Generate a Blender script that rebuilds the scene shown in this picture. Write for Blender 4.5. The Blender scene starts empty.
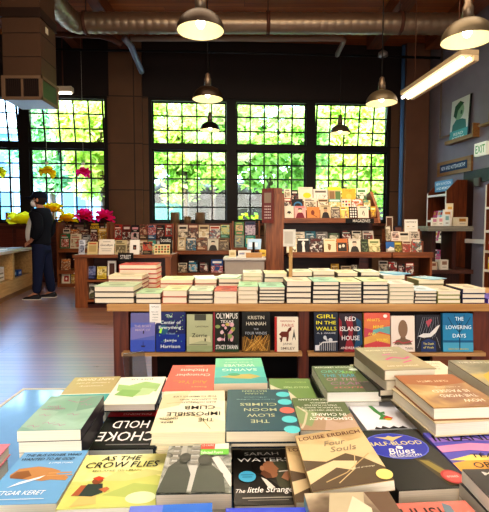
import bpy, bmesh, math, random
from mathutils import Vector, Matrix, Euler
random.seed(7)
SC = bpy.context.scene
COL = SC.collection
PI = math.pi
R = math.radians

# ------------------------------------------------------------------ camera
CAM_H = 1.17
FPX = 450.0
PITCH = math.atan(28 / FPX)
cd = bpy.data.cameras.new('camera')
cam = bpy.data.objects.new('camera', cd)
COL.objects.link(cam)
cam.location = (0, 0, CAM_H)
cam.rotation_euler = (PI / 2 - PITCH, 0, 0)
cd.sensor_fit = 'AUTO'
cd.sensor_width = 36
cd.lens = FPX / 512 * 36
cd.clip_start = 0.02
cd.clip_end = 200
SC.camera = cam
SC.view_settings.view_transform = 'Standard'
SC.view_settings.look = 'Medium High Contrast'
SC.view_settings.exposure = 0.15
SC.cycles.use_denoising = True
SC.cycles.max_bounces = 8
SC.cycles.transparent_max_bounces = 12
SC.cycles.sample_clamp_indirect = 6

FW = Vector((0, math.cos(PITCH), -math.sin(PITCH)))
UP = Vector((0, math.sin(PITCH), math.cos(PITCH)))
def ray(x, y):
    return FW + Vector((1, 0, 0)) * ((x - 244.5) / FPX) + UP * ((256 - y) / FPX)
def at(x, y, Y):                       # point of the view ray at depth Y
    r = ray(x, y); return Vector((0, 0, CAM_H)) + r * (Y / r.y)
def ground(x, y, z=0.0):               # point of the view ray at height z
    r = ray(x, y); return Vector((0, 0, CAM_H)) + r * ((z - CAM_H) / r.z)
def on_plane(x, y, p0, n):
    r = ray(x, y); o = Vector((0, 0, CAM_H))
    return o + r * ((p0 - o).dot(n) / r.dot(n))

# ------------------------------------------------------------------ materials
def lin(c):
    if isinstance(c, str):
        c = c.lstrip('#'); c = tuple(int(c[i:i + 2], 16) / 255 for i in (0, 2, 4))
    return tuple((v / 12.92 if v <= .04045 else ((v + .055) / 1.055) ** 2.4) for v in c)
_M = {}
def newmat(name):
    m = bpy.data.materials.new(name); m.use_nodes = True
    nt = m.node_tree
    return m, nt, nt.nodes['Principled BSDF']
def paint(c, rough=.45, metal=0.0, emit=0.0, noise=.06):
    key = ('p', c, rough, metal, emit, noise)
    if key in _M: return _M[key]
    m, nt, b = newmat('paint')
    col = lin(c)
    b.inputs['Roughness'].default_value = rough
    b.inputs['Metallic'].default_value = metal
    if not metal and rough > .3: b.inputs['Specular IOR Level'].default_value = .28
    tc = nt.nodes.new('ShaderNodeTexCoord')
    nz = nt.nodes.new('ShaderNodeTexNoise'); nz.inputs['Scale'].default_value = 35; nz.inputs['Detail'].default_value = 2
    mx = nt.nodes.new('ShaderNodeMix'); mx.data_type = 'RGBA'
    mx.inputs[6].default_value = tuple(v * (1 - noise) for v in col) + (1,)
    mx.inputs[7].default_value = tuple(min(1, v * (1 + noise)) for v in col) + (1,)
    nt.links.new(tc.outputs['Object'], nz.inputs['Vector'])
    nt.links.new(nz.outputs['Fac'], mx.inputs[0])
    nt.links.new(mx.outputs[2], b.inputs['Base Color'])
    if emit:
        b.inputs['Emission Color'].default_value = col + (1,)
        b.inputs['Emission Strength'].default_value = emit
    _M[key] = m
    return m
def wood(c1, c2, axis='X', rough=.4, scale=1.0):
    key = ('w', c1, c2, axis, rough, scale)
    if key in _M: return _M[key]
    m, nt, b = newmat('wood')
    b.inputs['Roughness'].default_value = rough
    tc = nt.nodes.new('ShaderNodeTexCoord')
    mp = nt.nodes.new('ShaderNodeMapping')
    s = [14 * scale] * 3; s['XYZ'.index(axis)] = 1.2 * scale
    mp.inputs['Scale'].default_value = s
    nz = nt.nodes.new('ShaderNodeTexNoise'); nz.inputs['Scale'].default_value = 2.2; nz.inputs['Detail'].default_value = 6; nz.inputs['Distortion'].default_value = .6
    rp = nt.nodes.new('ShaderNodeValToRGB')
    rp.color_ramp.elements[0].position = .32; rp.color_ramp.elements[0].color = lin(c1) + (1,)
    rp.color_ramp.elements[1].position = .68; rp.color_ramp.elements[1].color = lin(c2) + (1,)
    nt.links.new(tc.outputs['Object'], mp.inputs['Vector'])
    nt.links.new(mp.outputs['Vector'], nz.inputs['Vector'])
    nt.links.new(nz.outputs['Fac'], rp.inputs['Fac'])
    nt.links.new(rp.outputs['Color'], b.inputs['Base Color'])
    _M[key] = m
    return m
def pages_mat(c='#f0e2c8'):
    key = ('pg', c)
    if key in _M: return _M[key]
    m, nt, b = newmat('paper_edges')
    b.inputs['Roughness'].default_value = .8
    tc = nt.nodes.new('ShaderNodeTexCoord'); mp = nt.nodes.new('ShaderNodeMapping'); mp.inputs['Scale'].default_value = (3, 3, 900)
    nz = nt.nodes.new('ShaderNodeTexNoise'); nz.inputs['Scale'].default_value = 1; nz.inputs['Detail'].default_value = 2
    rp = nt.nodes.new('ShaderNodeValToRGB'); col = lin(c)
    rp.color_ramp.elements[0].position = .3; rp.color_ramp.elements[0].color = tuple(v * .86 for v in col) + (1,)
    rp.color_ramp.elements[1].position = .6; rp.color_ramp.elements[1].color = col + (1,)
    nt.links.new(tc.outputs['Object'], mp.inputs['Vector']); nt.links.new(mp.outputs['Vector'], nz.inputs['Vector'])
    nt.links.new(nz.outputs['Fac'], rp.inputs['Fac']); nt.links.new(rp.outputs['Color'], b.inputs['Base Color'])
    _M[key] = m
    return m
def photo(c1, c2, c3, scale):
    key = ('ph', c1, c2, c3, scale)
    if key in _M: return _M[key]
    m, nt, b = newmat('printed_photo'); b.inputs['Roughness'].default_value = .35
    tc = nt.nodes.new('ShaderNodeTexCoord'); nz = nt.nodes.new('ShaderNodeTexNoise'); nz.inputs['Scale'].default_value = scale; nz.inputs['Detail'].default_value = 3; nz.inputs['Distortion'].default_value = .8
    oi = nt.nodes.new('ShaderNodeObjectInfo'); ad = nt.nodes.new('ShaderNodeVectorMath'); ad.operation = 'ADD'; sc_ = nt.nodes.new('ShaderNodeMath'); sc_.operation = 'MULTIPLY'; sc_.inputs[1].default_value = 37
    nt.links.new(oi.outputs['Random'], sc_.inputs[0]); nt.links.new(tc.outputs['Object'], ad.inputs[0]); nt.links.new(sc_.outputs[0], ad.inputs[1]); nt.links.new(ad.outputs[0], nz.inputs['Vector'])
    rp = nt.nodes.new('ShaderNodeValToRGB'); e = rp.color_ramp.elements; e[0].position = .36; e[0].color = lin(c1) + (1,); e[1].position = .66; e[1].color = lin(c3) + (1,)
    x = e.new(.5); x.color = lin(c2) + (1,)
    nt.links.new(nz.outputs['Fac'], rp.inputs['Fac']); nt.links.new(rp.outputs['Color'], b.inputs['Base Color'])
    _M[key] = m; return m
def wall_mat(name, c, seam=None, rough=.7):
    m, nt, b = newmat(name)
    b.inputs['Roughness'].default_value = rough
    tc = nt.nodes.new('ShaderNodeTexCoord')
    nz = nt.nodes.new('ShaderNodeTexNoise'); nz.inputs['Scale'].default_value = 3; nz.inputs['Detail'].default_value = 5
    mx = nt.nodes.new('ShaderNodeMix'); mx.data_type = 'RGBA'
    col = lin(c)
    mx.inputs[6].default_value = tuple(v * .8 for v in col) + (1,); mx.inputs[7].default_value = tuple(v * 1.2 for v in col) + (1,)
    nt.links.new(tc.outputs['Object'], nz.inputs['Vector']); nt.links.new(nz.outputs['Fac'], mx.inputs[0])
    out = mx.outputs[2]
    if seam:
        br = nt.nodes.new('ShaderNodeTexBrick')
        br.inputs['Scale'].default_value = 1; br.inputs['Brick Width'].default_value = 2.4; br.inputs['Row Height'].default_value = 1.0
        br.inputs['Mortar Size'].default_value = .012; br.offset = 0
        br.inputs['Color1'].default_value = (1, 1, 1, 1); br.inputs['Color2'].default_value = (.9, .9, .9, 1); br.inputs['Mortar'].default_value = (.3, .3, .3, 1)
        mp = nt.nodes.new('ShaderNodeMapping'); mp.inputs['Rotation'].default_value = (R(90), 0, 0); mp.inputs['Location'].default_value = (0, 0, 0)
        nt.links.new(tc.outputs['Object'], mp.inputs['Vector']); nt.links.new(mp.outputs['Vector'], br.inputs['Vector'])
        m2 = nt.nodes.new('ShaderNodeMix'); m2.data_type = 'RGBA'; m2.blend_type = 'MULTIPLY'; m2.inputs[0].default_value = 1
        nt.links.new(out, m2.inputs[6]); nt.links.new(br.outputs['Color'], m2.inputs[7]); out = m2.outputs[2]
    nt.links.new(out, b.inputs['Base Color'])
    return m
def plank_mat(name, c1, c2, gap, row, length, rough, rot=0, bumpy=True, spec=0):
    m, nt, b = newmat(name)
    tc = nt.nodes.new('ShaderNodeTexCoord'); mp = nt.nodes.new('ShaderNodeMapping')
    mp.inputs['Rotation'].default_value = (0, 0, rot)
    br = nt.nodes.new('ShaderNodeTexBrick'); br.inputs['Scale'].default_value = 1
    br.inputs['Brick Width'].default_value = length; br.inputs['Row Height'].default_value = row
    br.inputs['Mortar Size'].default_value = .003; br.inputs['Mortar Smooth'].default_value = .2
    br.inputs['Color1'].default_value = lin(c1) + (1,); br.inputs['Color2'].default_value = lin(c2) + (1,); br.inputs['Mortar'].default_value = lin(gap) + (1,)
    br.offset = .37; br.offset_frequency = 3
    nz = nt.nodes.new('ShaderNodeTexNoise'); nz.inputs['Scale'].default_value = 1.6; nz.inputs['Detail'].default_value = 8
    mp2 = nt.nodes.new('ShaderNodeMapping'); mp2.inputs['Scale'].default_value = (1.2, 14, 14); mp2.inputs['Rotation'].default_value = (0, 0, rot)
    nt.links.new(tc.outputs['Object'], mp.inputs['Vector']); nt.links.new(mp.outputs['Vector'], br.inputs['Vector'])
    nt.links.new(tc.outputs['Object'], mp2.inputs['Vector']); nt.links.new(mp2.outputs['Vector'], nz.inputs['Vector'])
    mx = nt.nodes.new('ShaderNodeMix'); mx.data_type = 'RGBA'; mx.blend_type = 'OVERLAY'; mx.inputs[0].default_value = .5
    nt.links.new(br.outputs['Color'], mx.inputs[6]); nt.links.new(nz.outputs['Fac'], mx.inputs[7])
    hs = nt.nodes.new('ShaderNodeHueSaturation'); hs.inputs['Saturation'].default_value = 1.05
    nt.links.new(mx.outputs[2], hs.inputs['Color']); nt.links.new(hs.outputs['Color'], b.inputs['Base Color'])
    mr = nt.nodes.new('ShaderNodeMapRange'); mr.inputs[3].default_value = rough - .08; mr.inputs[4].default_value = rough + .12
    nt.links.new(nz.outputs['Fac'], mr.inputs[0]); nt.links.new(mr.outputs[0], b.inputs['Roughness'])
    if spec:
        b.inputs['Specular IOR Level'].default_value = spec; b.inputs['Specular Tint'].default_value = (.36, .62, 1, 1); b.inputs['IOR'].default_value = 2.5; b.inputs['Coat Weight'].default_value = .4; b.inputs['Coat Roughness'].default_value = .27; b.inputs['Coat IOR'].default_value = 2.1; mx.inputs[0].default_value = .22  # blue specular tint colours in the window sheen on the boards
    if bumpy:
        bp = nt.nodes.new('ShaderNodeBump'); bp.inputs['Strength'].default_value = .08; bp.inputs['Distance'].default_value = .004
        nt.links.new(br.outputs['Fac'], bp.inputs['Height']); bp.invert = True
        nt.links.new(bp.outputs['Normal'], b.inputs['Normal'])
    return m
def glass_mat():
    m = bpy.data.materials.new('window_glass'); m.use_nodes = True; nt = m.node_tree; nt.nodes.clear()
    o = nt.nodes.new('ShaderNodeOutputMaterial'); t = nt.nodes.new('ShaderNodeBsdfTransparent'); g = nt.nodes.new('ShaderNodeBsdfGlossy')
    t.inputs['Color'].default_value = (.96, .98, .97, 1)
    g.inputs['Roughness'].default_value = .03; x = nt.nodes.new('ShaderNodeMixShader'); x.inputs[0].default_value = .05
    nt.links.new(t.outputs[0], x.inputs[1]); nt.links.new(g.outputs[0], x.inputs[2]); nt.links.new(x.outputs[0], o.inputs[0])
    return m
def leaf_mat(c1, c2, tr=.45):
    m = bpy.data.materials.new('leaves'); m.use_nodes = True; nt = m.node_tree; nt.nodes.clear()
    o = nt.nodes.new('ShaderNodeOutputMaterial'); d = nt.nodes.new('ShaderNodeBsdfDiffuse'); t = nt.nodes.new('ShaderNodeBsdfTranslucent')
    x = nt.nodes.new('ShaderNodeMixShader'); x.inputs[0].default_value = tr
    tc = nt.nodes.new('ShaderNodeTexCoord'); nz = nt.nodes.new('ShaderNodeTexNoise'); nz.inputs['Scale'].default_value = 1.1; nz.inputs['Detail'].default_value = 4
    rp = nt.nodes.new('ShaderNodeValToRGB'); rp.color_ramp.elements[0].position = .38; rp.color_ramp.elements[1].position = .62
    rp.color_ramp.elements[0].color = lin(c1) + (1,); rp.color_ramp.elements[1].color = lin(c2) + (1,)
    nt.links.new(tc.outputs['Object'], nz.inputs['Vector']); nt.links.new(nz.outputs['Fac'], rp.inputs['Fac'])
    for s in (d, t): nt.links.new(rp.outputs['Color'], s.inputs['Color'])
    nt.links.new(d.outputs[0], x.inputs[1]); nt.links.new(t.outputs[0], x.inputs[2]); nt.links.new(x.outputs[0], o.inputs[0])
    return m

# ------------------------------------------------------------------ mesh building
class MB:
    """Collects shapes with their materials; build() links them as one mesh object."""
    def __init__(s): s.v = []; s.f = []; s.mi = []; s.sm = []; s.mats = []
    def m(s, mat):
        if mat not in s.mats: s.mats.append(mat)
        return s.mats.index(mat)
    def poly(s, pts, mat, smooth=False):
        b = len(s.v); s.v += [tuple(p) for p in pts]; s.f.append(tuple(range(b, b + len(pts)))); s.mi.append(s.m(mat)); s.sm.append(smooth)
    def mesh(s, verts, faces, mat, smooth=False):
        b = len(s.v); s.v += [tuple(p) for p in verts]; k = s.m(mat)
        for f in faces: s.f.append(tuple(i + b for i in f)); s.mi.append(k); s.sm.append(smooth)
    def box(s, x0, x1, y0, y1, z0, z1, mat, M=None, bev=0.0):
        if bev > 0:
            bm = bmesh.new(); bmesh.ops.create_cube(bm, size=1)
            for v in bm.verts: v.co = Vector(((x0 + x1) / 2 + v.co.x * (x1 - x0), (y0 + y1) / 2 + v.co.y * (y1 - y0), (z0 + z1) / 2 + v.co.z * (z1 - z0)))
            bmesh.ops.bevel(bm, geom=bm.edges[:], offset=bev, segments=2, affect='EDGES', profile=.6)
            bm.verts.index_update()
            vs = [v.co.copy() for v in bm.verts]; fs = [tuple(v.index for v in f.verts) for f in bm.faces]; bm.free()
        else:
            vs = [Vector(p) for p in ((x0, y0, z0), (x1, y0, z0), (x1, y1, z0), (x0, y1, z0), (x0, y0, z1), (x1, y0, z1), (x1, y1, z1), (x0, y1, z1))]
            fs = [(0, 3, 2, 1), (4, 5, 6, 7), (0, 1, 5, 4), (1, 2, 6, 5), (2, 3, 7, 6), (3, 0, 4, 7)]
        if M: vs = [M @ v for v in vs]
        s.mesh(vs, fs, mat)
    def lathe(s, prof, mat, seg=28, M=None, cap=False):
        vs = []; fs = []
        for (r, z) in prof:
            for k in range(seg): a = 2 * PI * k / seg; vs.append(Vector((r * math.cos(a), r * math.sin(a), z)))
        for i in range(len(prof) - 1):
            for k in range(seg):
                k2 = (k + 1) % seg; fs.append((i * seg + k, i * seg + k2, (i + 1) * seg + k2, (i + 1) * seg + k))
        if cap: fs.append(tuple(range(seg))[::-1]); fs.append(tuple(range((len(prof) - 1) * seg, len(prof) * seg)))
        if M: vs = [M @ v for v in vs]
        s.mesh(vs, fs, mat, True)
    def tube(s, pts, rad, mat, seg=10, cap=True):
        pts = [Vector(p) for p in pts]; vs = []; fs = []; up = Vector((0, 0, 1)); n = len(pts)
        rr = rad if isinstance(rad, (list, tuple)) else [rad] * n
        prev = None
        for i, p in enumerate(pts):
            d = (pts[min(i + 1, n - 1)] - pts[max(i - 1, 0)]).normalized()
            if prev is None:
                a = d.cross(up if abs(d.z) < .9 else Vector((1, 0, 0))).normalized()
            else:
                a = (prev - d * prev.dot(d)).normalized()
            prev = a; b = d.cross(a)
            for k in range(seg): t = 2 * PI * k / seg; vs.append(p + (a * math.cos(t) + b * math.sin(t)) * rr[i])
        for i in range(n - 1):
            for k in range(seg):
                k2 = (k + 1) % seg; fs.append((i * seg + k, i * seg + k2, (i + 1) * seg + k2, (i + 1) * seg + k))
        if cap: fs.append(tuple(range(seg))[::-1]); fs.append(tuple(range((n - 1) * seg, n * seg)))
        s.mesh(vs, fs, mat, True)
    def ball(s, c, r, mat, seg=14, rings=8):
        c = Vector(c); rx, ry, rz = r if isinstance(r, tuple) else (r, r, r); vs = []; fs = []
        for i in range(rings + 1):
            t = PI * i / rings
            for k in range(seg): a = 2 * PI * k / seg; vs.append(c + Vector((rx * math.sin(t) * math.cos(a), ry * math.sin(t) * math.sin(a), rz * math.cos(t))))
        for i in range(rings):
            for k in range(seg):
                k2 = (k + 1) % seg; fs.append((i * seg + k, (i + 1) * seg + k, (i + 1) * seg + k2, i * seg + k2))
        s.mesh(vs, fs, mat, True)
    def data(s, name):
        me = bpy.data.meshes.new(name); me.from_pydata(s.v, [], s.f)
        for m in s.mats: me.materials.append(m)
        me.polygons.foreach_set('material_index', s.mi); me.polygons.foreach_set('use_smooth', s.sm)
        me.update(); return me
    def build(s, name, parent=None, loc=None, rz=None):
        return link(name, s.data(name), parent, loc, rz)
def link(name, data, parent=None, loc=None, rz=None):
    o = bpy.data.objects.new(name, data); COL.objects.link(o)
    if parent is not None: o.parent = parent
    if loc is not None: o.location = loc
    if rz is not None: o.rotation_euler = (0, 0, rz)
    return o
def tag(o, label=None, cat=None, group=None, kind=None):
    if label:
        o['label'] = label
        if len(label.split()) > 16: print('LONG', len(label.split()), label)
    if cat: o['category'] = cat
    if group: o['group'] = group
    if kind: o['kind'] = kind
    return o
def thing(name, label, cat, loc=(0, 0, 0), rz=0, group=None):
    return tag(link(name, None, None, loc, rz), label, cat, group)
ORD = ['first', 'second', 'third', 'fourth', 'fifth', 'sixth', 'seventh', 'eighth', 'ninth', 'tenth', 'eleventh', 'twelfth', 'thirteenth', 'fourteenth', 'fifteenth', 'sixteenth', 'seventeenth']

# lettering as flat polygons
_T = {}
def text_polys(txt, shear=0.0):
    key = (txt, shear)
    if key in _T: return _T[key]
    cu = bpy.data.curves.new('lettering', 'FONT'); cu.body = txt; cu.resolution_u = 2; cu.shear = shear; cu.offset = .006
    ob = bpy.data.objects.new('lettering', cu); COL.objects.link(ob)
    dg = bpy.context.evaluated_depsgraph_get(); me = ob.evaluated_get(dg).to_mesh()
    vs = [v.co.copy() for v in me.vertices]; fs = [tuple(p.vertices) for p in me.polygons]
    ob.evaluated_get(dg).to_mesh_clear(); bpy.data.objects.remove(ob); bpy.data.curves.remove(cu)
    x0 = min(v.x for v in vs); x1 = max(v.x for v in vs); y0 = min(v.y for v in vs); y1 = max(v.y for v in vs)
    vs = [((v.x - (x0 + x1) / 2) / (x1 - x0), (v.y - (y0 + y1) / 2) / (y1 - y0)) for v in vs]
    _T[key] = (vs, fs, (x1 - x0) / (y1 - y0)); return _T[key]

def art(mb, O, U, V, N, items):
    """Flat cover art: u,v in 0..1 over the cover at origin O with edge vectors U,V and outward normal N."""
    lift = .0004
    for k, it in enumerate(items):
        off = N * (lift * (1 + k * .35)); kind = it[0]
        def p(u, v): return O + U * u + V * v + off
        if kind == 'r':
            _, a, b, c, d, col = it; mb.poly([p(a, b), p(c, b), p(c, d), p(a, d)], paint(col) if isinstance(col, str) else col)
        elif kind == 'e':
            _, u, v, ru, rv, col = it; n = 22
            mb.poly([p(u + ru * math.cos(2 * PI * i / n), v + rv * math.sin(2 * PI * i / n)) for i in range(n)], paint(col))
        elif kind == 'p':
            _, pts, col = it; mb.poly([p(u, v) for u, v in pts], paint(col))
        elif kind == 'l':                                   # brush stroke through points
            _, pts, w, col = it
            for (a, b), (c, d) in zip(pts, pts[1:]):
                du, dv = c - a, d - b; n = math.hypot(du, dv) or 1; nx, ny = -dv / n * w / 2, du / n * w / 2
                mb.poly([p(a + nx, b + ny), p(a - nx, b - ny), p(c - nx, d - ny), p(c + nx, d + ny)][::-1], paint(col))
        elif kind == 't':
            _, s, u, v, w, h, col = it[:7]; sh = it[7] if len(it) > 7 else 0
            vs, fs, asp = text_polys(s, sh)
            mb.mesh([p(u + x * w, v + y * h) for x, y in vs], fs, paint(col, .5))

# ------------------------------------------------------------------ books
def book_meshes(w, l, t, col, spine=None, items=(), page='#ead9bd', hard=True, c=None):
    """cover and page block; lies flat, front cover up, spine on the -x side, readable from -y."""
    c = c or (.0022 if hard else .0009); ov = .003 if hard else 0.0
    cm = paint(col, .38); sm = paint(spine or col, .38)
    mb = MB()
    mb.box(-w / 2, w / 2, -l / 2, l / 2, t - c, t, cm)
    mb.box(-w / 2, w / 2, -l / 2, l / 2, 0, c, sm)
    mb.box(-w / 2, -w / 2 + c, -l / 2, l / 2, c, t - c, sm)
    art(mb, Vector((-w / 2, -l / 2, t)), Vector((w, 0, 0)), Vector((0, l, 0)), Vector((0, 0, 1)), items)
    pb = MB(); pb.box(-w / 2 + c, w / 2 - ov, -l / 2 + ov, l / 2 - ov, c, t - c, pages_mat(page))
    return mb.data('cover'), pb.data('page_block')
def put_book(meshes, label, cat, group, loc, rz, name='book', rx=0, ry=0):
    r = thing(name, label, cat, loc, rz, group)
    if rx or ry: r.rotation_euler = (rx, ry, rz)
    link('cover', meshes[0], r); link('page_block', meshes[1], r)
    return r

# =================================================================== SETTING
WA = R(4.1)                                   # window wall is turned a little
WP = Vector((0, 10.15, 0)); WN = Vector((-math.sin(WA), math.cos(WA), 0)); WX = Vector((math.cos(WA), math.sin(WA), 0))
def wloc(x, y):                               # pixel -> (along wall, height)
    p = on_plane(x, y, WP, WN); return (p - WP).dot(WX), p.z
CEIL = 5.25
corner = Vector((4.18, 10.45, 0))
SD = Vector((.148, -1, 0)).normalized()       # side wall runs towards the camera
SN = Vector((SD.y, -SD.x, 0))                 # into the room? set below
if SN.x > 0: SN = -SN
SRZ = math.atan2(SD.y, SD.x)
def sloc(x, y, off=0.0):                      # pixel -> (along side wall from the corner, height), plane moved into the room by off
    p0 = corner + SN * off; p = on_plane(x, y, p0, SN); return (p - p0).dot(SD), p.z
def swall(s, off=0.0, z=0.0): q = corner + SD * s + SN * off; return Vector((q.x, q.y, z))

DARKB = wall_mat('dark_brown_wall', '#6a4c32', seam=True)
BLACKW = wall_mat('black_brown_wall', '#1f1009')
GREYW = wall_mat('grey_wall', '#8c858a')
FLOORM = plank_mat('floor_boards', '#a87a5c', '#946850', '#5a3c2c', .085, 2.3, .3, spec=1.0)
CEILM = plank_mat('ceiling_boards', '#b06a3c', '#94542c', '#3a1c0e', .13, 4.0, .6)

def struct(name, mb, loc=None, rz=None): return tag(mb.build(name, None, loc, rz), kind='structure')
mb = MB(); mb.box(-7, 6.2, -2.6, 10.9, -.1, 0, FLOORM); struct('floor', mb)
mb = MB(); mb.box(-7, 6.2, -2.6, 11.3, CEIL, CEIL + .15, CEILM); struct('ceiling', mb)
BW_ = Matrix.Translation(WP) @ Matrix.Rotation(WA, 4, 'Z')
ZT, ZB = 4.02, 1.27
OP = [(-6.6, wloc(108.5, 180)[0]), (wloc(149, 180)[0], wloc(390, 180)[0])]
mb = MB()
xs = [-7.0, OP[0][0], OP[0][1], OP[1][0], OP[1][1], 4.7]
mb.box(-7, 4.7, 0, .3, 0, ZB, DARKB)
mb.box(-7, 4.7, 0, .3, ZT, CEIL, BLACKW)
for a, b in ((xs[0], xs[1]), (xs[2], xs[3]), (xs[4], xs[5])): mb.box(a, b, 0, .3, ZB, ZT, DARKB)
struct('wall_back', mb, WP, WA)
mb = MB(); mb.box(-.4, 12.6, 0, .2, 0, CEIL, GREYW); struct('wall_right', mb, corner, SRZ)
mb = MB(); mb.box(-7.2, -7, -2.6, 11, 0, CEIL, DARKB); struct('wall_left', mb)
mb = MB(); mb.box(-7, 6.2, -2.8, -2.6, 0, CEIL, wall_mat('rear_wall', '#9a8c7c')); struct('wall_rear', mb)
# corner pilaster
mb = MB(); a = wloc(400.5, 180)[0]; b = wloc(423, 180)[0]; mb.box(a, b, -.22, 0, 0, CEIL, wall_mat('pilaster_brown', '#74503a')); struct('trim_1', mb, WP, WA)
# pipe standing in the window reveal; its blue colour paints in sky light
mb = MB(); a = wloc(399, 180)[0]; mb.tube([(a, -.1, 0), (a, -.1, CEIL - .02)], .045, paint('#5d86b4', .4)); tag(mb.build('downpipe', None, WP, WA), 'tall thin pipe with sky light painted in blue running down beside the right window', 'pipe')
mb = MB(); mb.box(OP[0][1] + .06, OP[1][0] - .12, -.1, 0, 0, CEIL, DARKB); struct('trim_2', mb, WP, WA)
# window sill boards
mb = MB(); mb.box(OP[0][0], OP[0][1], -.2, .05, ZB - .05, ZB, wood('#5b2f1c', '#7a4327')); mb.box(OP[1][0], OP[1][1], -.2, .05, ZB - .05, ZB, wood('#5b2f1c', '#7a4327')); struct('trim_3', mb, WP, WA)
# dark red panelling under the left windows
mb = MB(); a, b = -6.4, wloc(62, 240)[0]
mb.box(a, b, -.16, -.001, 0, ZB - .051, wood('#45180e', '#5e2618', 'X'))
x = a + .1
while x < b - .3:
    mb.box(x, x + .62, -.175, -.16, .35, ZB - .12, wood('#551f12', '#70301d', 'X')); x += .7
struct('trim_4', mb, WP, WA)

# windows
FR = paint('#1b1512', .5); MUN = paint('#23211f', .5); GL = glass_mat()
zt = wloc(270, 148)[1]
bays = [('window_1', -40, 22.5), ('window_2', 26.5, 108), ('window_3', 149.5, 229.5), ('window_4', 233.5, 309), ('window_5', 312.5, 389.5)]
for name, pa, pb_ in bays:
    a = wloc(pa, 180)[0]; b = wloc(pb_, 180)[0]
    w = tag(link(name, None, None, WP, WA), kind='structure')
    m = MB(); f = .06
    m.box(a - .05, a + f, .02, .2, ZB, ZT, FR); m.box(b - f, b + .05, .02, .2, ZB, ZT, FR)
    m.box(a + f, b - f, .02, .2, ZB, ZB + .05, FR); m.box(a + f, b - f, .02, .2, ZT - .06, ZT, FR); m.box(a + f, b - f, .0, .2, zt - .06, zt + .06, FR)
    m.build('window_frame', w)
    def sash(nm, z0, z1, rows, tilt):
        M = Matrix.Translation((0, .1, z0)) @ Matrix.Rotation(tilt, 4, 'X')
        mm = MB(); h = z1 - z0; x0, x1 = a + f + .004, b - f - .004
        mm.box(x0, x0 + .035, -.02, .02, 0, h, FR, M); mm.box(x1 - .035, x1, -.02, .02, 0, h, FR, M)
        mm.box(x0, x1, -.02, .02, 0, .035, FR, M); mm.box(x0, x1, -.02, .02, h - .035, h, FR, M)
        for i in range(1, 5): xx = x0 + (x1 - x0) * i / 5; mm.box(xx - .015, xx + .015, -.015, .015, .03, h - .03, MUN, M)
        for j in range(1, rows): zz = h * j / rows; mm.box(x0 + .03, x1 - .03, -.014, .014, zz - .015, zz + .015, MUN, M)
        s = mm.build(nm, w)
        g = MB(); g.box(x0 + .01, x1 - .01, -.003, .003, .01, h - .01, GL, M); g.build('glass_pane', s)
    sash('lower_sash', ZB + .052, zt - .062, 5, 0)
    sash('upper_sash', zt + .062, ZT - .075, 3, R(9) if name in ('window_1', 'window_2', 'window_5') else R(2.5))

# =================================================================== OUTSIDE
mb = MB(); mb.box(-40, 40, 11.3, 60, -.6, -.5, wall_mat('street', '#a4a6aa')); struct('ground', mb)
WHT = paint('#8e949a', .6); BLU = paint('#4a7c9c', .4); STONE = wall_mat('stone_front', '#96909a')
def facade(label, x0, x1, Y, z1, mat, cols, rows, z0w, hw, winmat, rz=0):
    r = thing('building', label, 'building', (0, Y, -.5), rz)
    m = MB(); m.box(x0, x1, 0, 3, 0, z1, mat); m.build('wall', r)
    m = MB(); m.box(x0 - .1, x1 + .1, -.25, 0, z1 - .3, z1, WHT); m.build('cornice', r)
    m = MB(); m.box(x0, x1, -.12, 0, .9, 1.15, WHT); m.build('band', r)
    pw = (x1 - x0) / cols
    for j in range(rows):
        for i in range(cols):
            a = x0 + pw * (i + .2); b = x0 + pw * (i + .8); z = z0w + j * (hw + 1.0)
            m = MB(); m.box(a - .1, b + .1, -.08, 0, z - .1, z + hw + .1, WHT); q = m.build('window', r)
            m = MB(); m.box(a, (a + b) / 2 - .04, -.1, -.08, z, z + hw, winmat); m.box((a + b) / 2 + .04, b, -.1, -.08, z, z + hw, winmat); m.build('pane', q)
    return r
facade('pale building with blue-grey tall windows seen through the left windows', -19, -6.4, 25.5, 7.2, wall_mat('pale_front', '#86a6c4'), 6, 2, 1.5, 2.2, BLU)
facade('long pale low building behind the trees beyond the middle windows', -5.5, 12, 26, 4.2, STONE, 9, 1, 1.5, 1.3, paint('#8a7d86', .4))
# low dark bank of rock/brick behind the trees
mb = MB()
random.seed(3)
for i in range(46):
    c = (-5.2 + i * .3 + random.uniform(-.2, .2), 24.9 + random.uniform(-.2, .2), 3.2 + random.uniform(-.3, .35)); mb.ball(c, (random.uniform(.4, .8), .4, random.uniform(.3, .6)), paint(random.choice(['#4c4038', '#5d5048', '#3c352f', '#6b5d55'])), 8, 5)
mb.box(-5.4, 8.8, 24.85, 24.95, -.5, 2.9, paint('#4c4038')); tag(mb.build('shrub_bank'), 'dark brown mass of undergrowth below the tree crowns outside', 'undergrowth', kind='stuff')
# yellow flowering hedge
mb = MB()
for i in range(700):
    c = Vector((random.uniform(-.6, 3.2), 15.5 + random.uniform(-.3, .3), .9 + random.uniform(-1.2, .75))); s = .09
    n = Vector((random.gauss(0, 1), random.gauss(0, 1), random.gauss(0, 1))).normalized(); a = n.orthogonal().normalized() * s; b = n.cross(a)
    mb.poly([c + a, c + b, c - a, c - b], paint(random.choice(['#f2e32c', '#d7e02c', '#8fbf2c', '#5c9a2c']), .6))
tag(mb.build('flowering_hedge'), 'low hedge with yellow flowers outside the middle window', 'hedge')
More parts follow.
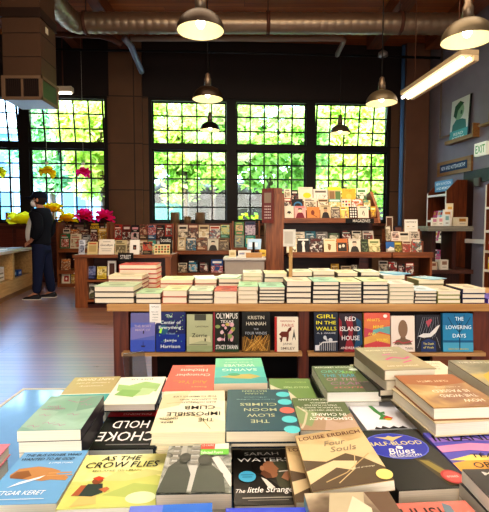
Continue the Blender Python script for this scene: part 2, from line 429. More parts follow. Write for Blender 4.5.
# teal box truck body
r = thing('delivery_truck', 'pale teal truck standing in the street beyond the window pots', 'truck', (-3.4, 19.2, -.5))
m = MB(); m.box(-.72, .62, 0, 1.1, .6, 2.7, paint('#3f8a7a', .4), bev=.05); m.build('cargo_box', r)
m = MB(); m.box(-.6, .5, -.02, 0, .8, 2.5, paint('#5aa090', .4)); m.build('rear_door', r)
for x in (-.42, .32):
    m = MB(); m.lathe([(.12, -.12), (.38, -.12), (.4, 0), (.38, .12), (.12, .12)], paint('#222222'), 18, Matrix.Translation((x, .6, .4)) @ Matrix.Rotation(PI / 2, 4, 'Y')); m.build('wheel', r)
# white car
r = thing('parked_car', 'white parked car in the street seen between the window pots', 'car', (-.7, 19.2, -.5))
m = MB()
prof = [(-1.6, .35), (-1.62, .75), (-1.2, .9), (-.75, 1.35), (.5, 1.4), (1.05, .95), (1.6, .85), (1.62, .35)]
n = len(prof)
vs = [(x, 0, z) for x, z in prof] + [(x, 1.6, z) for x, z in prof]
m.mesh(vs, [tuple(range(n)), tuple(range(2 * n - 1, n - 1, -1))] + [(i, n + i, n + (i + 1) % n, (i + 1) % n) for i in range(n)], paint('#a8aaae', .25)); m.build('car_body', r)
m = MB(); m.poly([(-1.08, -.01, .93), (.95, -.01, .95), (.45, -.01, 1.33), (-.72, -.01, 1.29)], paint('#31404a', .1)); m.build('side_window', r)
for x in (-1.0, 1.0):
    m = MB(); m.lathe([(.1, -.1), (.3, -.1), (.32, 0), (.3, .1), (.1, .1)], paint('#222222'), 18, Matrix.Translation((x, .1, .32)) @ Matrix.Rotation(PI / 2, 4, 'X')); m.build('wheel', r)

LEAF = [leaf_mat('#a0cc58', '#e4ef90'), leaf_mat('#8cc25e', '#d2ea88'), leaf_mat('#b8dc60', '#f2f6a0'), leaf_mat('#6aaa88', '#b8de9a')]
BARK = wood('#3a2a20', '#5b4636', 'Z')
def tree(label, x, y, zc, rx, ry, rz_, n, mat, seed, s0=.13):
    rnd = random.Random(seed)
    r = thing('street_tree', label, 'tree', (x, y, -.5), 0, 'trees outside the windows')
    m = MB(); top = zc + .5
    m.tube([(0, 0, 0), (.05, 0, top * .5), (-.03, 0, top)], [.17, .13, .08], BARK)
    m.build('trunk', r)
    m = MB()
    for k in range(5):
        a = rnd.uniform(0, 6.28); m.tube([(0, 0, zc - .4 + .2 * k), (math.cos(a) * rx * .4, math.sin(a) * ry * .4, zc + .4 + .15 * k), (math.cos(a) * rx * .75, math.sin(a) * ry * .75, zc + .8)], [.06, .04, .015], BARK, 6)
    m.build('branches', r)
    m = MB(); clumps = []
    for k in range(max(14, n // 140)):
        while True:
            p = Vector((rnd.uniform(-1, 1), rnd.uniform(-1, 1), rnd.uniform(-1, 1)))
            if p.length < 1: break
        clumps.append((Vector((p.x * rx, p.y * ry, zc + .5 + p.z * rz_)), rnd.uniform(.3, .65)))
    for i in range(n):
        c, cr = rnd.choice(clumps); p = c + Vector((rnd.gauss(0, .5) * cr, rnd.gauss(0, .5) * cr, rnd.gauss(0, .42) * cr))
        nn = Vector((rnd.gauss(0, .6), rnd.gauss(0, .6) - .5, rnd.gauss(0, .6) + .7)).normalized(); s = s0 * rnd.uniform(.6, 1.3)
        a = nn.orthogonal().normalized(); a.rotate(Matrix.Rotation(rnd.uniform(0, 6.28), 3, nn)); b = nn.cross(a)
        m.poly([p + a * s, p + b * s * .5, p - a * s, p - b * s * .5], mat)
    m.build('crown', r)
tree('bright green tree spreading across the second window from the left', -4.3, 13.8, 3.8, 1.5, .7, 1.55, 5600, LEAF[2], 1)
tree('darker green tree behind the hanging flowers, left of the bright one', -7.5, 17.6, 4.4, 1.2, .7, 1.7, 3800, LEAF[3], 2, .15)
tree('leafy tree filling the leftmost of the three middle windows', -2.3, 17.4, 4.5, 2.2, .7, 2.1, 7000, LEAF[0], 3, .15)
tree('leafy tree filling the centre of the three middle windows', .75, 13.9, 3.9, 1.75, .7, 1.7, 6500, LEAF[1], 4)
tree('yellow-green tree behind the magazine rack in the right window', 3.8, 17.4, 4.2, 2.2, .7, 2.3, 7000, LEAF[2], 5, .15)
tree('green tree at the far right edge of the right window', 4.7, 13.9, 3.6, 1.3, .7, 1.8, 4400, LEAF[0], 6)
tree('tall tree further back between the middle windows', -1.6, 22.5, 5.9, 2.4, .7, 2.5, 6500, LEAF[1], 8, .18)
tree('tall tree further back behind the right window', 4.7, 22.5, 5.4, 2.6, .7, 2.6, 6500, LEAF[3], 9, .18)
tree('distant tall tree behind the bright green tree at left', -6.2, 22.5, 5.0, 1.9, .7, 2.0, 4600, LEAF[3], 10, .18)

# =================================================================== CEILING FITTINGS
DUCT = paint('#98846c', .34, .7); RUST = paint('#5b3a2a', .6)
JO = wood('#5e3218', '#8a4a24', 'Y')
for i, (x, w) in enumerate(((-4.55, .2), (-3.55, .2), (-2.55, .2), (2.75, .3), (4.0, .3))):
    mb = MB(); mb.box(x - w / 2, x + w / 2, 6.0, 9.85, CEIL - .28, CEIL - .002, JO)
    tag(mb.build('trim_%d' % (5 + i)), kind='structure')
# spiral duct
path = []
Yd = 7.9
p0 = at(76, 23, Yd); p1 = at(470, 24, Yd)
n = 150
bend = [at(44, -14, Yd - 1.0), at(52, -2, Yd - .75), at(60, 9, Yd - .45), at(68, 18, Yd - .2)]
pts = []
ctrl = bend + [p0]
for i in range(len(ctrl) - 1):
    for k in range(8): pts.append(ctrl[i].lerp(ctrl[i + 1], k / 8))
for k in range(n + 1): pts.append(p0.lerp(p1, k / n))
rad = [.17 + (.008 if i % 3 == 0 else 0) for i in range(len(pts))]
r = thing('spiral_duct', 'ribbed silver spiral air duct running across under the ceiling', 'duct')
mb = MB(); mb.tube(pts, rad, DUCT, 24); mb.build('duct_run', r)
for fx in (86, 268, 400):
    q = at(fx, 23, Yd); m = MB(); m.tube([q + Vector((-.03, 0, 0)), q + Vector((.03, 0, 0))], .19, RUST, 24); m.tube([q + Vector((0, 0, .18)), Vector((q.x, q.y, CEIL))], .012, RUST, 6); m.build('hanger_strap', r)
def pipe(label, pix, Y, rad, mat, name='ceiling_pipe'):
    m = MB(); m.tube([at(x, y, Y + dy) for x, y, dy in pix], rad, mat, 10); tag(m.build(name), label, 'pipe')
pipe('brown pipe with a bent end at upper left below the duct', [(30, 33, 0), (70, 35, 0), (100, 36, 0), (112, 39, 0), (122, 45, 0)], 8.4, .05, RUST)
pipe('long pale brown pipe below the duct with an elbow at its right end', [(131, 38.5, 0), (230, 38.5, 0), (340, 38.5, 0), (344, 40, .05), (343, 43, .2), (337, 55, .9)], 8.4, .05, paint('#8a7463', .5))
pipe('grey slanting brace at the left end of the long pale pipe', [(124, 38, 0), (131, 46, .2), (142, 72, .8)], 8.5, .06, paint('#8b93a0', .45, .4), 'pipe_brace')
pipe('thin black pipe running level across the dark wall', [(40, 49, 0), (240, 52.5, 0), (440, 58, 0)], 9.3, .025, paint('#151210', .5))
m = MB(); q = at(383, 50, 9.0); m.tube([q + Vector((0, 0, CEIL - q.z)), q + Vector((0, 0, -.04))], .012, RUST, 6); m.lathe([(.02, 0), (.09, -.05), (.1, -.12), (.03, -.14)], paint('#9a938a', .4, .5), 14, Matrix.Translation(q)); tag(m.build('sprinkler_head'), 'small grey sprinkler head hanging against the dark upper wall', 'sprinkler')

# air handling unit on the left
Yh = 6.0
a = at(4, 100, Yh); b = at(42, 100, Yh); z0 = a.z
r = thing('air_unit', 'tall square brown duct unit hanging from the ceiling at left', 'duct', ((a.x + b.x) / 2, Yh + .24, z0))
w = (b.x - a.x) / 2; d = .24
UM = paint('#4f3a2a', .5); UD = paint('#2e2018', .5); UL = paint('#6e5844', .5)
m = MB(); m.box(-w, w, -d, d, .02, CEIL - z0, UM)
for zz in (.55, .85, 1.15): m.box(-w - .004, w + .004, -d - .004, d + .004, zz, zz + .008, UD)
m.build('duct_casing', r)
m = MB(); m.box(-w - .015, w + .015, -d - .015, d + .015, 1.05 , 1.17, UD); m.build('flange', r)
m = MB()
for s in (1,):
    m.box(-w - .02, w + .02, -d - .02, -d, .0, .04, UL); m.box(-w - .02, w + .02, -d - .02, -d, .27, .31, UL); m.box(-w - .02, -w + .03, -d - .02, -d, .04, .27, UL); m.box(w - .03, w + .02, -d - .02, -d, .04, .27, UL)
    m.box(-.015, .015, -d - .015, -d, .04, .27, UL)
    for k in range(16): x = -w + .04 + k * (2 * w - .08) / 16; m.box(x, x + .008, -d - .012, -d - .001, .04, .27, UD)
    m.box(-w, w, -d - .003, -d - .0005, .03, .28, paint('#241a16'))
m.build('front_grille', r)
m = MB(); m.box(w, w + .02, -d - .02, d + .02, .0, .04, UL); m.box(w, w + .02, -d - .02, d + .02, .27, .31, UL); m.box(w + .001, w + .008, -d, d, .04, .27, paint('#3c4a2c')); m.box(w, w + .02, d - .03, d + .02, .04, .27, UL); m.build('side_grille', r)
m = MB(); m.box(-w + .005, w - .005, -d + .005, d - .005, 0, .02, paint('#a9c4e0', .35)); m.build('bottom_panel', r)  # pale blue underside colour imitates reflected light
m = MB(); m.box(w, w + .004, -.08, .0, 1.0 - .08, 1.0, paint('#c9c4ae')); m.build('sticker', r)
# small light fitting next to it
q = at(63, 92, 9.6); r = thing('ceiling_light', 'short white strip light glowing beside the brown duct unit', 'light', q)
m = MB(); m.box(-.32, .2, -.08, .08, 0, .1, paint('#d8c7ae', .5)); m.box(-.01, .01, -.01, .01, .1, CEIL - q.z, RUST); m.build('housing', r)
m = MB(); m.tube([(-.3, 0, -.025), (.18, 0, -.025)], .022, paint('#fff1da', .5, 0, 4.0), 8); m.build('fluorescent_tube', r)

# pendant lamps
BRZ = paint('#33261a', .4, .5); INN = paint('#efe3c0', .5); BULB = paint('#fff0c8', .4, 0, 18.0)
def pendant(label, cx, cy, Y, dia, pw, outer):
    c = at(cx, cy, Y); rr = dia / 2
    r = thing('pendant_lamp', label, 'lamp', c, 0, 'dome pendant lamps')
    pr = [(rr, 0)] + [(rr * math.cos(t), rr * .82 * math.sin(t)) for t in [PI / 2 * k / 10 for k in range(1, 10)]] + [(.05, rr * .83)]
    m = MB(); m.lathe(pr, outer, 36); m.lathe([(x * .985, z - .003) for x, z in pr][::-1], INN, 36); m.lathe([(rr, 0), (rr * 1.012, -.006), (rr * .985, -.006), (rr * .985, 0)], outer, 36); m.build('lamp_shade', r)
    m = MB(); z = rr * .82; m.lathe([(.05, z), (.05, z + .1), (.035, z + .13), (.035, z + .17), (.012, z + .19)], paint('#7a6a58', .35, .6), 18, None, True); m.build('socket', r)
    m = MB(); m.tube([(0, 0, z + .18), (0, 0, CEIL - c.z)], .008, paint('#1b1613'), 6); m.build('cord', r)
    m = MB(); m.ball((0, 0, z - .11), (.04, .04, .055), BULB); m.build('light_bulb', r)
    ld = bpy.data.lights.new('lamp_glow', 'SPOT'); ld.energy = pw; ld.color = (1, .86, .64); ld.shadow_soft_size = .08; ld.spot_size = R(150); ld.spot_blend = .6
    l = bpy.data.objects.new('lamp_glow', ld); COL.objects.link(l); l.parent = r; l.location = (0, 0, .02)
    ld = bpy.data.lights.new('lamp_glow', 'POINT'); ld.energy = pw * .035; ld.color = (1, .86, .6); ld.shadow_soft_size = .04
    l = bpy.data.objects.new('lamp_glow', ld); COL.objects.link(l); l.parent = r; l.location = (0, 0, z * .3)
BR2 = paint('#6a5f4a', .4, .5)
pendant('large bronze dome pendant lamp hanging nearest, top centre left', 200.5, 30.5, 4.3, .44, 70, BRZ)
pendant('bronze dome pendant lamp hanging in front of the leftmost middle window top', 207.8, 99, 6.75, .45, 70, BRZ)
pendant('small dark dome pendant lamp against the panes of the leftmost middle window', 210, 130, 9.1, .4, 30, paint('#2b241d', .4, .4))
pendant('pale grey dome pendant lamp against the panes of the right window', 340, 133, 9.1, .4, 30, BR2)
pendant('silvery dome pendant lamp left of the fluorescent strip', 381.5, 103, 6.6, .44, 70, BR2)
pendant('large silvery dome pendant lamp at top right above the fluorescent strip', 467, 40, 4.25, .455, 70, BR2)

# twin fluorescent strip
a = ground(407, 96, 3.2); b = ground(470, 55.5, 3.2)
dv = (b - a); L = dv.length; rz = math.atan2(dv.y, dv.x)
r = thing('fluorescent_light', 'long white twin tube fluorescent strip hanging by the right wall', 'light', a, rz)
m = MB(); m.box(0, L, -.11, .11, .012, .07, paint('#b8a482', .5)); m.box(0, L, .05, .115, -.06, .012, paint('#cdb892', .5), bev=.012); m.build('housing', r)
for y in (-.08, .01):
    m = MB(); m.tube([(.02, y, -.032), (L - .02, y, -.032)], .024, paint('#fff2dc', .5, 0, 3.2), 10); m.build('fluorescent_tube', r)
for x in (.25, L - .25):
    m = MB(); m.tube([(x, 0, .06), (x, 0, CEIL - 3.2)], .005, RUST, 6); m.build('hanger_wire', r)
# =================================================================== RIGHT WALL
GOLD = wood('#8a6234', '#a87c48', 'X')
def on_side(px, py, off=0.0): s, z = sloc(px, py, off); return s, z
def side_thing(name, label, cat, s, z, off=0.0, group=None): return thing(name, label, cat, swall(s, off, z), SRZ, group)
# in this frame x runs along the wall towards the camera, -y points into the room
s0, z0 = sloc(437, 190, .04); s0 = sloc(437, 178, .04)[0]; s1 = sloc(471, 162, .04)[0]; zz = sloc(454, 166.5, .04)[1]
r = side_thing('wall_sign', 'long wooden framed wall sign with a dark blue lettered panel', 'sign', (s0 + s1) / 2, zz); hw = (s1 - s0) / 2
m = MB(); m.box(-hw, hw, -.04, 0, -.15, .15, GOLD); m.build('sign_board', r)
m = MB(); m.box(-hw * .8, hw * .8, -.048, -.04, -.08, .08, paint('#24385c')); art(m, Vector((-hw * .8, -.048, -.08)), Vector((hw * 1.6, 0, 0)), Vector((0, 0, .16)), Vector((0, -1, 0)), [('t', 'NEW AND NOTEWORTHY', .5, .5, .9, .5, '#eef2f6')]); m.build('lettered_panel', r)
# picture ledge and portrait
s0 = sloc(445, 146, .13)[0]; s1 = sloc(473, 137, .13)[0]; zz = sloc(459, 141, .13)[1]; hw = (s1 - s0) / 2
r = side_thing('picture_ledge', 'wooden wall ledge carrying the green portrait poster', 'shelf', (s0 + s1) / 2, zz)
m = MB(); m.box(-hw, hw, -.14, 0, 0, .03, GOLD); m.build('ledge_board', r)
m = MB(); m.box(hw - .03, hw, -.14, 0, .03, .26, GOLD); m.build('end_bracket', r)
m = MB(); m.box(-hw, hw, -.14, -.12, .03, .07, GOLD); m.build('front_lip', r)
sa = sloc(449, 140, .08)[0]; sb = sloc(468, 140, .08)[0]; zt_ = sloc(459, 98, .08)[1]; h = zt_ - zz - .03
r = side_thing('portrait_poster', 'green and white portrait poster leaning on the high wall ledge', 'poster', (sa + sb) / 2, zz + .031, .03); r.rotation_euler = (R(-3), 0, SRZ); hw = (sb - sa) / 2
m = MB(); m.box(-hw, hw, -.045, -.03, 0, h, paint('#22231f'))
art(m, Vector((-hw, -.045, 0)), Vector((2 * hw, 0, 0)), Vector((0, 0, h)), Vector((0, -1, 0)), [('r', 0.0, 0.0, .93, 1, '#d9ddd0'), ('p', [(.1, .25), (.85, .25), (.8, .45), (.62, .5), (.3, .52), (.12, .4)], '#3f7f74'),
    ('e', .42, .7, .26, .2, '#8fb08a'), ('p', [(.14, .62), (.2, .85), (.45, .94), (.66, .86), (.5, .8), (.36, .72), (.3, .55)], '#2f5a40'), ('e', .55, .66, .05, .05, '#3a6a4a'), ('r', 0, 0, .93, .26, '#58b0ae'), ('t', 'READ', .46, .17, .5, .07, '#f0f4ee'), ('t', 'POETRY', .46, .07, .62, .07, '#f0f4ee')]); m.build('poster_face', r)
# second ledge at frame edge
s0 = sloc(478, 128, .13)[0]; zz = sloc(478, 127, .13)[1]
r = side_thing('picture_ledge', 'empty wooden wall ledge above the exit sign at the right edge', 'shelf', s0 + .35, zz)
m = MB(); m.box(-.35, .35, -.14, 0, 0, .03, GOLD); m.build('ledge_board', r)
m = MB(); m.box(-.2, .35, -.03, 0, .03, .24, GOLD); m.build('back_board', r)
# exit sign
s0 = sloc(474, 156, .08)[0]; s1 = sloc(486, 154, .08)[0]; za = sloc(480, 155.5, .08)[1]; zb = sloc(480, 142.5, .08)[1]; hw = (s1 - s0) / 2
r = side_thing('exit_sign', 'white exit sign with green letters mounted above the door', 'sign', (s0 + s1) / 2, za)
m = MB(); m.box(-hw, hw, -.08, 0, 0, zb - za, paint('#e9ead2', .4, 0, .25)); art(m, Vector((-hw, -.08, 0)), Vector((2 * hw, 0, 0)), Vector((0, 0, zb - za)), Vector((0, -1, 0)), [('t', 'EXIT', .5, .5, .78, .6, '#4fae4a')]); m.build('sign_face', r)
# conduit
m = MB(); s, z = sloc(440, 137, .05); s2, _ = sloc(449, 137, .05)
m.tube([(s, -.05, CEIL), (s, -.05, z), (s + .02, -.05, z - .03), (s2, -.05, z - .03)], .02, paint('#8d7f70', .4, .4), 8); tag(m.build('conduit', None, corner, SRZ), 'thin vertical conduit on the right wall beside the portrait poster', 'pipe')
# door
s0 = sloc(468.5, 230)[0]; dz = sloc(474, 176)[1]
d = tag(link('door_1', None, None, swall(s0), SRZ), kind='structure')
m = MB(); DK = wood('#20120c', '#38201a', 'Z'); m.box(-.12, .16, -.06, -.031, 0, dz, DK); m.box(.16, .95, -.06, -.031, dz - .14, dz, DK); m.box(-.12, 0, -.031, -.001, 0, dz, DK); m.box(.95, 1.07, -.06, -.001, 0, dz, DK); m.box(-.12, 1.07, -.06, -.001, dz, dz + .1, DK); m.build('door_frame', d)
m = MB(); m.box(.002, .948, -.03, -.001, .01, dz - .002, paint('#8b8790', .5)); m.build('door_leaf', d)
m = MB(); zz = sloc(474, 241)[1]; m.box(.05, .9, -.11, -.07, zz - .04, zz + .04, paint('#dedcd6', .4)); m.box(.05, .12, -.07, -.03, zz - .04, zz + .04, paint('#dedcd6', .4)); m.box(.83, .9, -.07, -.03, zz - .04, zz + .04, paint('#dedcd6', .4)); m.build('push_bar', d)
m = MB(); m.box(.25, .4, -.1, -.061, dz - .22, dz - .06, paint('#6a6258', .4)); m.build('door_closer', d)

# tall bookcase against the right wall (front faces into the room, end panel faces us)
WB = wood('#5e2f18', '#8c4a26', 'Z'); WBX = wood('#5e2f18', '#8c4a26', 'X'); EDGE = paint('#e6ddcf', .5)
def wall_bookcase(label, s_near, s_far, depth, H, shelves, slant):
    r = side_thing('bookcase', label, 'bookcase', s_near, 0)
    Lc = s_near - s_far
    for nm, xa, xb in (('near', -.03, 0.0), ('far', -Lc, -Lc + .03)):
        m = MB(); pr = [(-depth, 0), (-.004, 0), (-.004, H), (-depth * .55, H), (-depth, H - slant)]
        vs = [(xa, y, z) for y, z in pr] + [(xb, y, z) for y, z in pr]; k = len(pr)
        m.mesh(vs, [tuple(range(k)), tuple(range(2 * k - 1, k - 1, -1))] + [(i, k + i, k + (i + 1) % k, (i + 1) % k) for i in range(k)], WB)
        m.box(xa - .002, xb + .002, -depth - .006, -depth, 0, H - slant, EDGE)
        m.build('end_panel', r)
    m = MB(); m.box(-Lc + .03, -.03, -.03, -.006, 0, H - .12, WBX); m.build('back_panel', r)
    for z in shelves:
        m = MB(); m.box(-Lc + .031, -.031, -depth + .01, -.031, z, z + .025, WBX); m.box(-Lc + .031, -.031, -depth, -depth + .01, z - .01, z + .035, EDGE); m.build('shelf', r)
    return r, Lc
p = at(445.5, 228, 8.8); q = p - corner; sn = q.dot(SD); dep = q.dot(SN)
H1 = at(452, 179.5, 8.8).z
cs_sf = sn - .68
bc, Lc = wall_bookcase('tall brown bookcase with slanted top beside the door, topped by blue sign', sn, cs_sf, dep, H1, (.12, .5, .88, 1.3, H1 - .3), .22)
m = MB(); m.box(-Lc + .04, -.04, -dep + .14, -dep + .16, H1 - .2, H1 + .02, paint('#6ea3c6', .5)); art(m, Vector((-Lc + .04, -dep + .14, H1 - .2)), Vector((Lc - .08, 0, 0)), Vector((0, 0, .22)), Vector((0, -1, 0)), [('t', 'NEW IN FICTION', .5, .72, .85, .25, '#f4fafc'), ('t', 'AND MEMOIR', .5, .3, .8, .25, '#f4fafc')]); m.build('header_sign', bc)
random.seed(11)
# greeting cards / booklets fanned on its shelves
kk = 0
for zi, z in enumerate((1.325, .905, .525)):
    for k in range(6):
        x = -Lc + .1 + k * (Lc - .2) / 6
        col = random.choice(['#e8e4da', '#d9c7d6', '#dfe8ea', '#c95d8c', '#f0ead8', '#8bb7c7'])
        m = MB(); m.box(-.045, .045, -.004, .004, 0, .2, paint(col)); art(m, Vector((-.045, -.004, 0)), Vector((.09, 0, 0)), Vector((0, 0, .2)), Vector((0, -1, 0)), [('r', .15, .55, .85, .85, random.choice(['#3a3a3a', '#b8455a', '#5a8a9a', '#d8b45a'])), ('r', .2, .2, .8, .3, '#9a9a94')])
        pnt = swall(sn + x, dep - .1, z + .004)
        o = m.build('greeting_card', None, pnt); o.rotation_euler = (R(-14), 0, SRZ + R(12))
        tag(o, f'greeting card, {ORD[k]} from the far end on the {("upper", "middle", "lower")[zi]} shelf of the tall bookcase', 'card', 'greeting cards in the tall bookcase')
# bookcase at the right edge
p = at(484.5, 230, 7.86); q = p - corner; sf = q.dot(SD); dep2 = q.dot(SN); 
bc2, L2 = wall_bookcase('tall brown bookcase with white shelf edges cut by the right frame edge', sf + 1.0, sf, dep2, at(486, 178, 7.86).z, (.1, .42, .75, 1.1, 1.5), .12)
for zi, z in enumerate((.446, .776, 1.126)):
    for k in range(9):
        m = MB(); t = random.uniform(.025, .045); h = random.uniform(.18, .24); col = random.choice(['#efe7d8', '#b8402e', '#24507a', '#e2c257', '#d8d8d8', '#3b6b4a'])
        m.box(-t / 2, t / 2, -.15, 0, 0, h, paint(col)); m.box(-t * .35, t * .35, -.152, -.15, h * .55, h * .8, paint('#f4efe6'))
        tag(m.build('shelved_book', None, swall(sf + .08 + k * .05, dep2 - .19, z), SRZ), f'upright book, {ORD[k]} from the far end on the {("lower", "middle", "upper")[zi]} shelf of right-edge bookcase', 'book', 'books in the right-edge bookcase')

# two-tier display stand in front of it
Ys = 7.7
a = at(428, 228, Ys); b = at(466, 228, Ys)
r = thing('display_stand', 'dark two-tier display stand with grey slab top in front of the tall bookcase', 'display stand', ((a.x + b.x) / 2, Ys + .3, 0)); hw = (b.x - a.x) / 2
zt1 = at(440, 226, Ys).z; zl = at(440, 269.5, Ys).z
m = MB(); m.box(-hw, hw + .13, -.3, .3, zt1 - .09, zt1, wood('#6d6a60', '#8d897c', 'X'), bev=.006); m.build('top_slab', r)
m = MB(); m.box(-hw - .12, hw + .12, -.36, .34, zl - .07, zl, wood('#3a2118', '#57352a', 'X'), bev=.006); m.build('lower_shelf', r)
DS = wood('#2c120b', '#4a2114', 'Z')
for sx in (-1, 1):
    m = MB(); m.box(sx * hw * .55 - .035, sx * hw * .55 + .035, -.2, .25, zl, zt1 - .09, DS); m.build('upright', r)
m = MB(); m.box(-hw * .8, hw * .8, -.25, .28, 0, zl - .07, DS); m.build('base', r)
CX = (a.x + b.x) / 2
def card_box(label, px, z, w, h, d, col, acc, Yo, grp):
    c = at(px, 228, Yo)
    m = MB(); m.box(-w / 2, w / 2, -d / 2, d / 2, 0, h, paint(col), bev=.003); art(m, Vector((-w / 2, -d / 2, 0)), Vector((w, 0, 0)), Vector((0, 0, h)), Vector((0, -1, 0)), [('r', .2, .5, .8, .85, acc), ('r', .25, .2, .75, .3, '#a8a49a')])
    tag(m.build('stationery_box', None, (c.x, Yo, z + .001), R(random.uniform(-6, 6))), label, 'box', grp)
g = 'stationery on the display stand'
card_box('cream stationery box at the left end of the grey slab top', 434, zt1, .1, .14, .05, '#e6dfd0', '#c98aa0', Ys + .12, g)
card_box('pink and white card set, second from left on the slab top', 440, zt1, .09, .15, .05, '#efe9e0', '#e2a0a8', Ys + .12, g)
card_box('pale blue card set in the middle of the slab top', 446, zt1, .1, .2, .06, '#dfe8e6', '#8ab8b8', Ys + .12, g)
card_box('tall cream card with orange print standing behind the blue set', 449, zt1, .12, .4, .03, '#efe0bc', '#e8b860', Ys + .3, g)
card_box('square white card with rainbow print behind the pink set', 447, zt1, .15, .29, .03, '#f0e8dc', '#d8945a', Ys + .22, g)
card_box('clear tray of small brown packets at the slab right end', 460, zt1, .2, .15, .14, '#d9cdb4', '#a8742c', Ys + .12, g)
card_box('grey white boxed set on the right of the lower shelf', 444, zl, .14, .17, .1, '#cfc8bb', '#8a6a5a', Ys + .0, g)
card_box('small cream boxed set at the left of the lower shelf', 434, zl, .1, .13, .1, '#b9a692', '#7a4a3a', Ys + .0, g)
card_box('white bottle-shaped box behind others on the lower shelf', 452, zl, .06, .22, .06, '#dcd8cc', '#8a8a80', Ys + .2, g)

# =================================================================== DISPLAY COVERS
PAL = [('#e9e2d4', '#2c2a2a', '#b5382c'), ('#2a2624', '#d9d4c8', '#8a2f28'), ('#efe6cf', '#c98a3a', '#3a3a3a'), ('#b8452f', '#f0e8da', '#231c1a'), ('#d8c9a8', '#5a4330', '#e9e1cd'), ('#3a5a6a', '#d9e0dc', '#c9a24a'),
       ('#6a3028', '#e0cdb8', '#1f1a1a'), ('#f2ede3', '#86a0a0', '#c2453a'), ('#1f2430', '#b9b2a2', '#c9472f'), ('#c9b08a', '#2c2622', '#f0ead8')]
def card_items(base, a1, a2, rnd):
    k = rnd.randrange(6); ph = photo(a1, a2, base, rnd.choice([16, 24, 32])) ; dk = '#2a2422'
    if k == 0: return [('r', 0, 0, 1, .72, ph), ('r', .08, .78, .92, .93, a1)]
    if k == 1: return [('r', .08, .08, .92, .66, ph), ('r', .1, .74, .8, .8, a1), ('r', .1, .84, .6, .93, a2)]
    if k == 2: return [('r', 0, 0, 1, 1, ph), ('r', .1, .8, .9, .93, base)]
    if k == 3: return [('r', 0, .3, 1, 1, ph), ('r', .08, .82, .7, .93, base), ('r', .1, .1, .8, .16, a1), ('r', .1, .2, .6, .24, a1)]
    if k == 4: return [('r', .12, .3, .88, .78, ph), ('r', .2, .86, .8, .92, a1), ('r', .2, .1, .8, .18, a2)]
    return [('r', 0, 0, 1, .5, ph), ('r', .12, .7, .88, .86, a1), ('r', .3, .58, .7, .63, a2), ('e', .5, .3, .2, .16, base)]
crnd = random.Random(5)
def face_card(name, label, cat, group, x0, x1, y0, y1, Y, items=None, base=None, tilt=14, t=.008, pal=None, rz=0):
    """an upright cover leaning back, spanning the given picture rectangle at depth Y"""
    a = at(x0, y1, Y); b = at(x1, y1, Y); top = at((x0 + x1) / 2, y0, Y)
    w = (b.x - a.x) * .985; h = (top.z - a.z) / math.cos(R(tilt))
    if pal is None: pal = crnd.choice(PAL)
    if items is None: items = card_items(*pal, crnd)
    m = MB(); m.box(-w / 2, w / 2, 0, t, 0, h, paint(base or pal[0]))
    art(m, Vector((-w / 2, 0, 0)), Vector((w, 0, 0)), Vector((0, 0, h)), Vector((0, -1, 0)), items)
    o = m.build(name, None, ((a.x + b.x) / 2, Y, a.z + t * math.sin(R(tilt)) + .0005)); o.rotation_euler = (R(-tilt), 0, rz)
    return tag(o, label, cat, group)
exec_rows = []
def row(name, cat, group, where, specs, Y, tilt=14):
    n = len(specs)
    for k, sp in enumerate(specs):
        x0, x1, y0, y1, cname, pal = sp[:6]
        items = sp[6] if len(sp) > 6 else None
        face_card(name, f'{cname} {cat}, {ORD[k]} from left {where}', cat, group, x0, x1, y0, y1, Y, items, None, tilt, .008, pal)
W_ = ('#e0d4be', '#3a3632', '#a8987c'); BK = ('#23201f', '#cfc8ba', '#7a2f28'); YE = ('#e0b33a', '#f4e6b0', '#8a5a1c'); RD = ('#a8352a', '#efe2d0', '#2a1f1c'); TE = ('#4f9a8c', '#e8efe0', '#d8b24a'); OR = ('#cf8648', '#f2dcb8', '#6a3420')
GN = ('#3f7a48', '#efe8da', '#c23a30'); TN = ('#cdb892', '#5d4632', '#efe6d0'); BL = ('#3a6aa8', '#e8eef2', '#c8a878'); PK = ('#e0a8a0', '#2a2624', '#7a3040')
sun_card = [('e', .6, .4, .28, .2, '#e8c830'), ('r', .1, .85, .8, .92, '#cfc5b0')]

# ---------------- magazine rack
Ym = 6.5
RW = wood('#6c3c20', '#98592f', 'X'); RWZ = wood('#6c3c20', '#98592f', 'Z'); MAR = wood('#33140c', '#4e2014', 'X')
def X(px, Y): return (px - 244.5) / FPX * at(244.5, 228, Y).y
def Z(py, Y): return at(244.5, py, Y).z
xl, xr = X(284, Ym), X(384, Ym)
r = thing('magazine_rack', 'large brown two-tier wooden magazine rack standing below the middle windows', 'magazine rack', ((xl + xr) / 2, Ym, 0))
cx = (xl + xr) / 2; hw = (xr - xl) / 2
zl1, zl0 = Z(218, Ym), Z(223, Ym)
q0, q1 = Z(252, Ym - .25), Z(257.5, Ym - .25)
m = MB(); m.box(-hw, hw - .1, -.02, .02, zl0, zl1, RW); m.box(-hw, hw - .1, .02, .6, zl0, zl0 + .03, RW); m.build('upper_ledge', r)
m = MB(); m.box(-hw + .05, hw + .02, -.27, -.23, q1, q0, RW); m.box(-hw + .05, hw + .02, -.23, .6, q1, q1 + .03, RW); m.build('lower_ledge', r)
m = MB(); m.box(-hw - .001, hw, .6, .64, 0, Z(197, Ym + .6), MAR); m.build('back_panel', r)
for ya, py in ((.21, 210.2), (.41, 202)):
    m = MB(); m.box(-hw, hw - .1, ya, .599, zl0 + .03, Z(py, Ym + ya), RW); m.build('display_step', r)
m = MB(); m.box(-hw, hw + .02, .04, .599, q1 + .03, Z(244.1, Ym + .05), MAR); m.build('display_step', r)
m = MB(); pr = [(-.27, q1), (-.27, q1 - .0), (.6, q1), (.6, Z(192, Ym + .6)), (.1, Z(205, Ym)), (-.02, zl0)]
